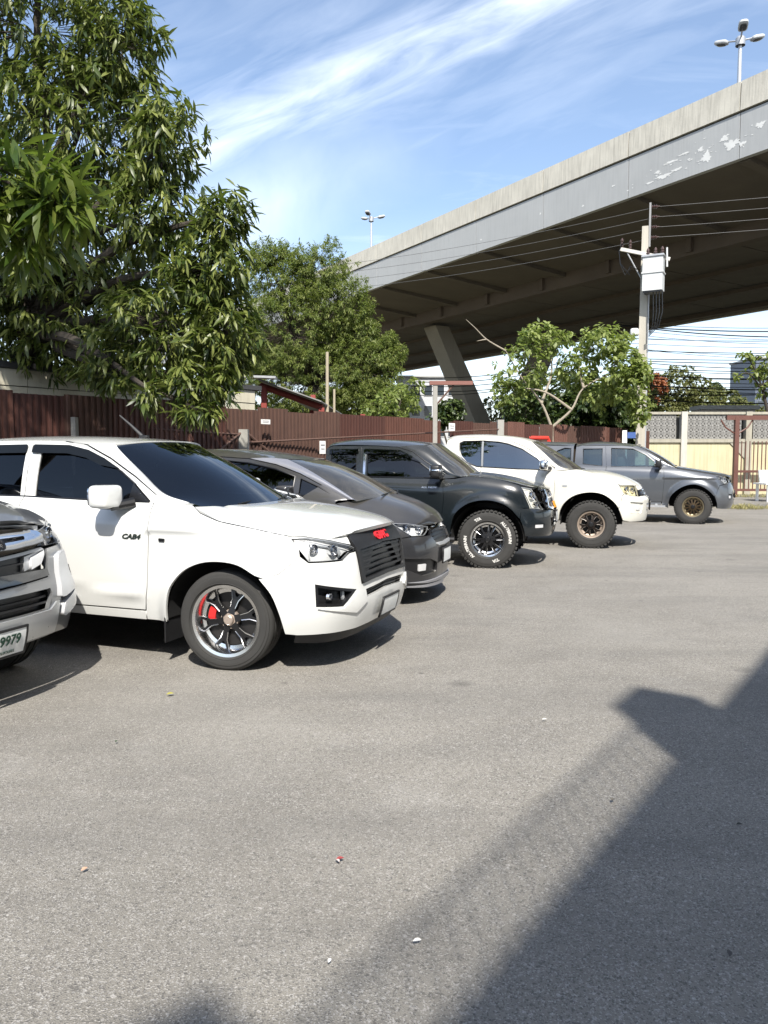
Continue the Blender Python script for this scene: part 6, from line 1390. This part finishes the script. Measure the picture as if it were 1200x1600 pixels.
tree('mango_tree', 'big dark mango tree with drooping leaves filling the upper left', (-6.3, 13.2, 0), [(-6.3, 13.2, 0), (-6.2, 13.2, 2.0), (-6.0, 13.1, 3.6)],
     [pb(60, 40, 12.5, 150, 120, 250), pb(185, 60, 12, 70, 90, 130), pb(130, 190, 12.5, 150, 110, 290), pb(255, 225, 11.6, 62, 80, 100), pb(60, 350, 12.8, 130, 120, 260), pb(235, 330, 11.8, 78, 85, 140), pb(345, 335, 11.2, 48, 52, 48),
      pb(120, 470, 12.8, 160, 85, 270), pb(330, 420, 11.2, 72, 60, 110), pb(265, 510, 11.6, 120, 85, 200), pb(355, 520, 11.2, 55, 75, 95), pb(60, 545, 13.2, 130, 45, 120), pb(315, 600, 10.9, 60, 42, 55), pb(185, 580, 11.4, 80, 30, 45),
      pb(110, 500, 14.2, 180, 90, 260), pb(260, 470, 13.4, 90, 90, 120), pb(-160, 120, 12.5, 140, 260, 260), pb(-120, 440, 12.5, 130, 120, 140), pb(60, -140, 12.5, 190, 120, 160), pb(235, 610, 10.7, 16, 32, 12), pb(310, 640, 10.6, 42, 20, 16)],
     L_mango, mt(.215, .046, .32), n=12, dens=1.3, spread=(.6, 1.45), hang=.75, seed=11, r0=.23)
tree('mango_tree', 'lower leafy mango branch with bright young leaves at the left edge', (-5.6, 5.4, 0), [(-5.6, 5.4, 0), (-5.4, 5.5, 1.8), (-4.7, 5.9, 3.3)],
     [pb(20, 275, 6.5, 95, 50, 44), pb(95, 320, 6.4, 45, 40, 18), pb(40, 375, 6.7, 60, 34, 16), pb(-110, 290, 6.4, 110, 80, 40), ((-4.5, 5.0, 8.8), (1.4, 1.5, 1.3), 150), ((-4.4, 5.0, 10.9), (1.5, 1.5, 1.7), 210), ((-6.4, 5.0, 9.6), (1.6, 1.6, 2.2), 150)], L_light, mt(.31, .055, .35), n=11, spread=(.6, 1.4), hang=.55, seed=5, r0=.10, singles=300)  # last three clumps: unseen high crown added to shade the trees and fence behind
tree('feathery_tree', 'olive green feathery tree between the mango tree and the overpass', (-2.6, 27, 0), [(-2.6, 27, 0), (-2.6, 27, 2.5), (-2.5, 27, 4.0)],
     [pb(490, 425, 26.5, 62, 52, 150), pb(440, 440, 26.5, 62, 55, 130), pb(525, 480, 26, 62, 50, 130), pb(450, 520, 26, 90, 70, 220), pb(555, 520, 26, 45, 40, 90), pb(490, 590, 26, 110, 62, 260), pb(575, 575, 25.5, 58, 52, 140), pb(600, 625, 25, 55, 34, 110), pb(400, 600, 27, 70, 60, 120), pb(350, 520, 28, 80, 90, 120), pb(560, 625, 25.5, 60, 34, 130), pb(600, 560, 25.8, 34, 42, 80), pb(500, 640, 26, 70, 26, 100), pb(415, 400, 26.5, 34, 30, 50)],
     L_bamb, (*leaf_tpl(.125, .034, .35, seg=2), .125, .034), n=28, dens=3.0, spread=(.3, 1.5), hang=.45, seed=21, r0=.22)
tree('young_tree', 'yellow green leafy shrub right of the feathery tree behind the fence', tuple(at(625, 712, 22.5).xy)+(0,), [tuple(at(625, 795, 22.5)), tuple(at(622, 690, 22.5)), tuple(at(620, 650, 22.5))],
     [pb(622, 625, 22.5, 36, 34, 60), pb(590, 645, 22.8, 40, 22, 40), pb(650, 610, 22.2, 16, 24, 14)], L_broad, mt(.15, .075, .25), n=9, hang=.35, seed=31, r0=.06)
tb = at(862, 668, 23.4)
tree('pale_limbed_tree', 'light green tree with pale bent limbs in front of the utility pole', (tb.x, tb.y, 0), [(tb.x+.05, tb.y, 0), (tb.x+.02, tb.y, 1.4), (tb.x, tb.y, tb.z)],
     [pb(818, 572, 23.4, 48, 46, 40), pb(852, 530, 23.6, 46, 30, 50), pb(900, 575, 23.8, 42, 32, 42), pb(945, 535, 23.4, 46, 30, 62), pb(975, 575, 23.0, 34, 40, 52), pb(790, 610, 23.4, 28, 26, 22), pb(940, 610, 23.8, 42, 28, 40), pb(988, 600, 22.7, 26, 34, 34), pb(1000, 640, 22.8, 20, 24, 22), pb(1002, 580, 22.6, 18, 24, 20)],
     L_broad, mt(.17, .085, .25), n=9, dens=2.3, hang=.35, seed=41, r0=.09, bark=M_barkp,
     limbs=[[tuple(tb), tuple(at(846, 630, 23.4)), tuple(at(815, 590, 23.4)), tuple(at(790, 548, 23.3))], [tuple(tb), tuple(at(893, 640, 23.3)), tuple(at(912, 606, 23.3)), tuple(at(985, 572, 23.1))], [tuple(at(912, 606, 23.3)), tuple(at(905, 570, 23.4)), tuple(at(930, 535, 23.4))], [tuple(at(846, 630, 23.4)), tuple(at(862, 580, 23.6)), tuple(at(856, 525, 23.6))], [tuple(at(893, 640, 23.3)), tuple(at(850, 612, 23.2)), tuple(at(800, 605, 23.3))]],
     bare=[[tuple(at(790, 548, 23.3)), tuple(at(760, 530, 23.2)), tuple(at(742, 512, 23.1)), tuple(at(728, 499, 23.1))], [tuple(at(760, 530, 23.2)), tuple(at(745, 533, 23.2))]])
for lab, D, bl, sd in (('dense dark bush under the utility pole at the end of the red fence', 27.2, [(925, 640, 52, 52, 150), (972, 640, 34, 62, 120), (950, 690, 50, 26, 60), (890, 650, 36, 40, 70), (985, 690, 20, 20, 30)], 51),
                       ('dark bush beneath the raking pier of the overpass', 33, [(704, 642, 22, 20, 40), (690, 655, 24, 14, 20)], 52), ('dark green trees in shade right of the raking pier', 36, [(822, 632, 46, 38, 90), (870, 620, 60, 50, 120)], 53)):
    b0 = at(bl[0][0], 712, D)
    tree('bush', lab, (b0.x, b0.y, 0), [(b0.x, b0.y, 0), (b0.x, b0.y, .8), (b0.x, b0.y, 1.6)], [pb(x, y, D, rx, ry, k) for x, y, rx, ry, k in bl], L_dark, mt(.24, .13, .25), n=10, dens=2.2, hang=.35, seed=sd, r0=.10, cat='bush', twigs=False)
for lab, D, bl, sd, m in (('rounded olive tree beyond the yellow wall', 92, [(1060, 605, 46, 36, 110), (1095, 630, 50, 26, 80), (1040, 640, 40, 26, 60), (1085, 642, 80, 16, 90), (1160, 646, 40, 12, 40)], 61, L_far), ('orange flowering shrub top beyond the yellow wall', 90, [(1022, 602, 20, 20, 50), (1010, 622, 18, 16, 30)], 62, L_orange),
                          ('low green tree right of the rounded olive tree', 100, [(1135, 625, 26, 20, 40), (1160, 640, 26, 14, 30)], 63, L_far), ('dark far tree top with a mast-like tip beyond the wall', 98, [(1117, 612, 12, 16, 24)], 64, L_dark),
                          ('hazy far trees seen under the overpass behind the pale tree', 70, [(880, 640, 70, 28, 90), (960, 632, 60, 34, 80), (815, 640, 40, 26, 50), (1000, 630, 30, 40, 50)], 65, L_far), ('far trees behind the grey building under the overpass', 95, [(600, 640, 40, 20, 40), (760, 640, 40, 20, 40)], 66, L_far)):
    b0 = at(bl[0][0], 712, D)
    tree('far_tree', lab, (b0.x, b0.y, 0), [(b0.x, b0.y, 0), (b0.x, b0.y, 1.2), (b0.x, b0.y, 2.4)], [pb(x, y, D, rx, ry, k) for x, y, rx, ry, k in bl], m, (*leaf_tpl(.34, .2, .25, seg=2), .34, .2), n=16, dens=4.0, hang=.3, seed=sd, r0=.16, twigs=False)
b0 = at(1192, 712, 36)
tree('sparse_tree', 'sparse thin branched tree at the right edge in front of the dark tower', (b0.x+.3, b0.y, 0), [(b0.x+.3, b0.y, 0), (b0.x+.25, b0.y, 3), tuple(at(1192, 610, 36))],
     [pb(1165, 556, 36, 14, 8, 9), pb(1182, 580, 36, 18, 14, 16), pb(1198, 570, 36, 20, 24, 24), pb(1150, 588, 36, 8, 6, 4), pb(1195, 610, 36, 16, 16, 18), pb(1220, 590, 36, 22, 30, 28)], L_broad, mt(.26, .13, .25), n=7, seed=71, r0=.10)
# grass tufts along the kerb by the gate
def grass(name, label, c, rx, ry, n, h, seed, cols):
    rs = np.random.RandomState(seed); T = np.stack([rs.normal(0, rx, n), rs.normal(0, ry, n), np.zeros(n)], 1); a = rs.uniform(0, 6.28, n); e = rs.uniform(.2, .9, n)
    D = np.stack([np.cos(a)*np.sin(e), np.sin(a)*np.sin(e), np.cos(e)], 1); Z = np.tile([0, 0, 1.], (n, 1))+rs.normal(0, .3, (n, 3)); Y = np.cross(Z, D); Y /= np.linalg.norm(Y, axis=1, keepdims=True); Z = np.cross(D, Y)
    o = link(name, leaf_mesh(name, T, D, Y, Z, rs.uniform(.5, 1.2, n), rs.uniform(0, 1, n), leaf_tpl(h, .016, .35), cols)); o.location = c; tag(o, label, 'grass', None, 'stuff')
L_dry = leaf_mat('dry_grass', (.16, .15, .05), (.27, .25, .10), (.36, .31, .16), .3, .7)
p = at(1163, 795, 22.9); grass('grass', 'tuft of dry yellow grass at the front of the grey pickup', (p.x, 22.9, 0), .34, .25, 600, .16, 3, L_dry)
p = at(1180, 770, 29.4); grass('grass', 'dry weeds along the foot of the gate', (p.x+.9, 29.2, 0), 1.2, .12, 700, .18, 4, L_dry)

# fallen leaves and small litter on the asphalt
def fallen(x, y, col, sz, label, rot):
    D = CAM_H*1200/(y-712+.001)*1.0; d = Vector(((x-600)/1200, 1, 0)); P = Vector((0, 0, CAM_H)); ang = math.atan(88/1200)
    ray = Vector(((x-600)/1200, math.cos(ang)-(y-800)/1200*-math.sin(ang)*-1, -math.sin(ang)-(y-800)/1200*math.cos(ang))); t = CAM_H/-ray.z; g = P+ray*t
    sz *= .75; V, F = leaf_tpl(sz, sz*.5, .1, .5); m = mat('fallen_'+label.split()[0], col, .7, var=.3)
    o = link('fallen_leaf', mesh_from('fallen_leaf', V, F, m)); o.location = (g.x, g.y, .016); o.rotation_euler = (R(10), R(-6), R(rot)); tag(o, label, 'leaf', 'fallen leaves on the asphalt')
for a in ((525, 1349, (.22, .03, .03), .045, 'crimson fallen leaf lying near the middle of the open asphalt', 20), (530, 1353, (.55, .48, .44), .035, 'pinkish pale fallen leaf touching the crimson leaf', 120), (127, 1367, (.50, .30, .20), .04, 'tan fallen leaf lying at the lower left', 60),
          (260, 1089, (.26, .24, .04), .07, 'yellow green fallen leaf in front of the lowered white pickup', 30), (180, 1164, (.04, .07, .03), .035, 'dark green leaf scrap left of the middle', 80), (1150, 1294, (.04, .04, .035), .04, 'blackish leaf in the shade at the right', 10),
          (1140, 1502, (.06, .055, .05), .045, 'brown leaf in the shade at the lower right', 70), (955, 1256, (.12, .11, .09), .04, 'greyish leaf at the edge of the shade', 45), (645, 1478, (.6, .58, .54), .04, 'white paper scrap near the bottom', 15), (513, 1512, (.6, .59, .56), .03, 'small white paper crumb at the bottom middle', 75), (847, 1128, (.55, .54, .5), .04, 'pale scrap near the shadow corner', 5)): fallen(*a)

# ------------------------------------------------------------------ the building behind the viewer, whose roof shades the lower right
def tall_building():
    h = 9.2; k = h*TO_SUN.y/TO_SUN.z; kx = h*TO_SUN.x/TO_SUN.z
    A = Vector((.30+kx, 2.24+k)); d = Vector((.585, .811)).normalized(); n = Vector((d.y, -d.x))
    rz = math.atan2(d.y, d.x); root = thing('tall_building', 'pale concrete building with a railed roof standing behind the viewer', 'building', (A.x, A.y, 0), rz)
    wm = mat('pale_concrete_wall', (.48, .46, .42), .85, var=.1, streaks=.3)
    # local x runs along the eaves, -y is into the building
    b = MB(); b.box((2.0, -6.0, h/2), (21.0, 12.0, h)); b.build('wall', wm, root, smooth=False)
    f = None
    for r in range(3):
        for q in range(6):
            if f is None: b = MB(); b.box((0, .01, 0), (1.7, .12, 1.3)); f = b.build('window', mat('white_frame', (.66, .66, .66), .6), root, smooth=False); f.location = (-6.5+q*3.3, 0, 1.7+r*2.9); g = MB(); g.box((0, .08, 0), (1.5, .02, 1.1)); g.build('pane', mat('far_pane', (.04, .05, .06), .1), f, smooth=False)
            else: dup(f, root, (-6.5+q*3.3, 0, 1.7+r*2.9))
    # close-set roof railing: its bars blur into half shade on the ground
    hr = .62; pm = None; x = -4.5
    while x < 2.35:
        if pm is None: b = MB(); b.box((0, -.05, h+hr/2), (.030, .012, hr)); pm = b.build('railing_bar', M_steel, root, smooth=False); pm.location = (x, 0, 0)
        else: link('railing_bar', pm.data, root, (x, 0, 0))
        x += .13
    b = MB(); b.box((-1.12, -.05, h+hr), (6.75, .02, .015)); b.build('handrail', M_steel, root, smooth=False)
    b = MB(); b.box((2.15, -.36, h+.6), (.5, .42, 1.2)); b.build('chimney', wm, root, smooth=False)
    P = A+d*-1.5+n*.30
    b = MB(); b.lathe([(.001, 0), (.17, 0), (.23, .42), (.20, .42), (.18, .38), (.001, .38)], 18, 'z'); o = b.build('shadow_shrub_pot', mat('clay_pot', (.26, .12, .07), .8), None); o.location = (P.x, P.y, h+.001); tag(o, 'unseen clay pot added under the shadow-casting shrub on the pale concrete building', 'plant pot')
    tree('shadow_shrub', 'unseen leafy shrub added on the pale concrete building to cast a soft shadow', (P.x, P.y, h+.38), [(P.x, P.y, h+.38), (P.x, P.y, h+.6), (P.x+.03, P.y, h+.8)], [((P.x-.1, P.y, h+1.08), (.26, .26, .26), 26), ((P.x+.18, P.y+.05, h+.92), (.24, .24, .2), 20), ((P.x-.02, P.y, h+.8), (.28, .28, .2), 20)], L_broad, mt(.13, .07, .25), n=8, seed=81, r0=.02, cat='shrub', twigs=False)  # unseen shrub and pot, added for the soft irregular shadow on the asphalt
tall_building()
# ------------------------------------------------------------------ the vehicles
chrome_nose_pickup(); white_pickup(); grey_hatchback(); black_pickup(); cream_pickup(); grey_pickup()
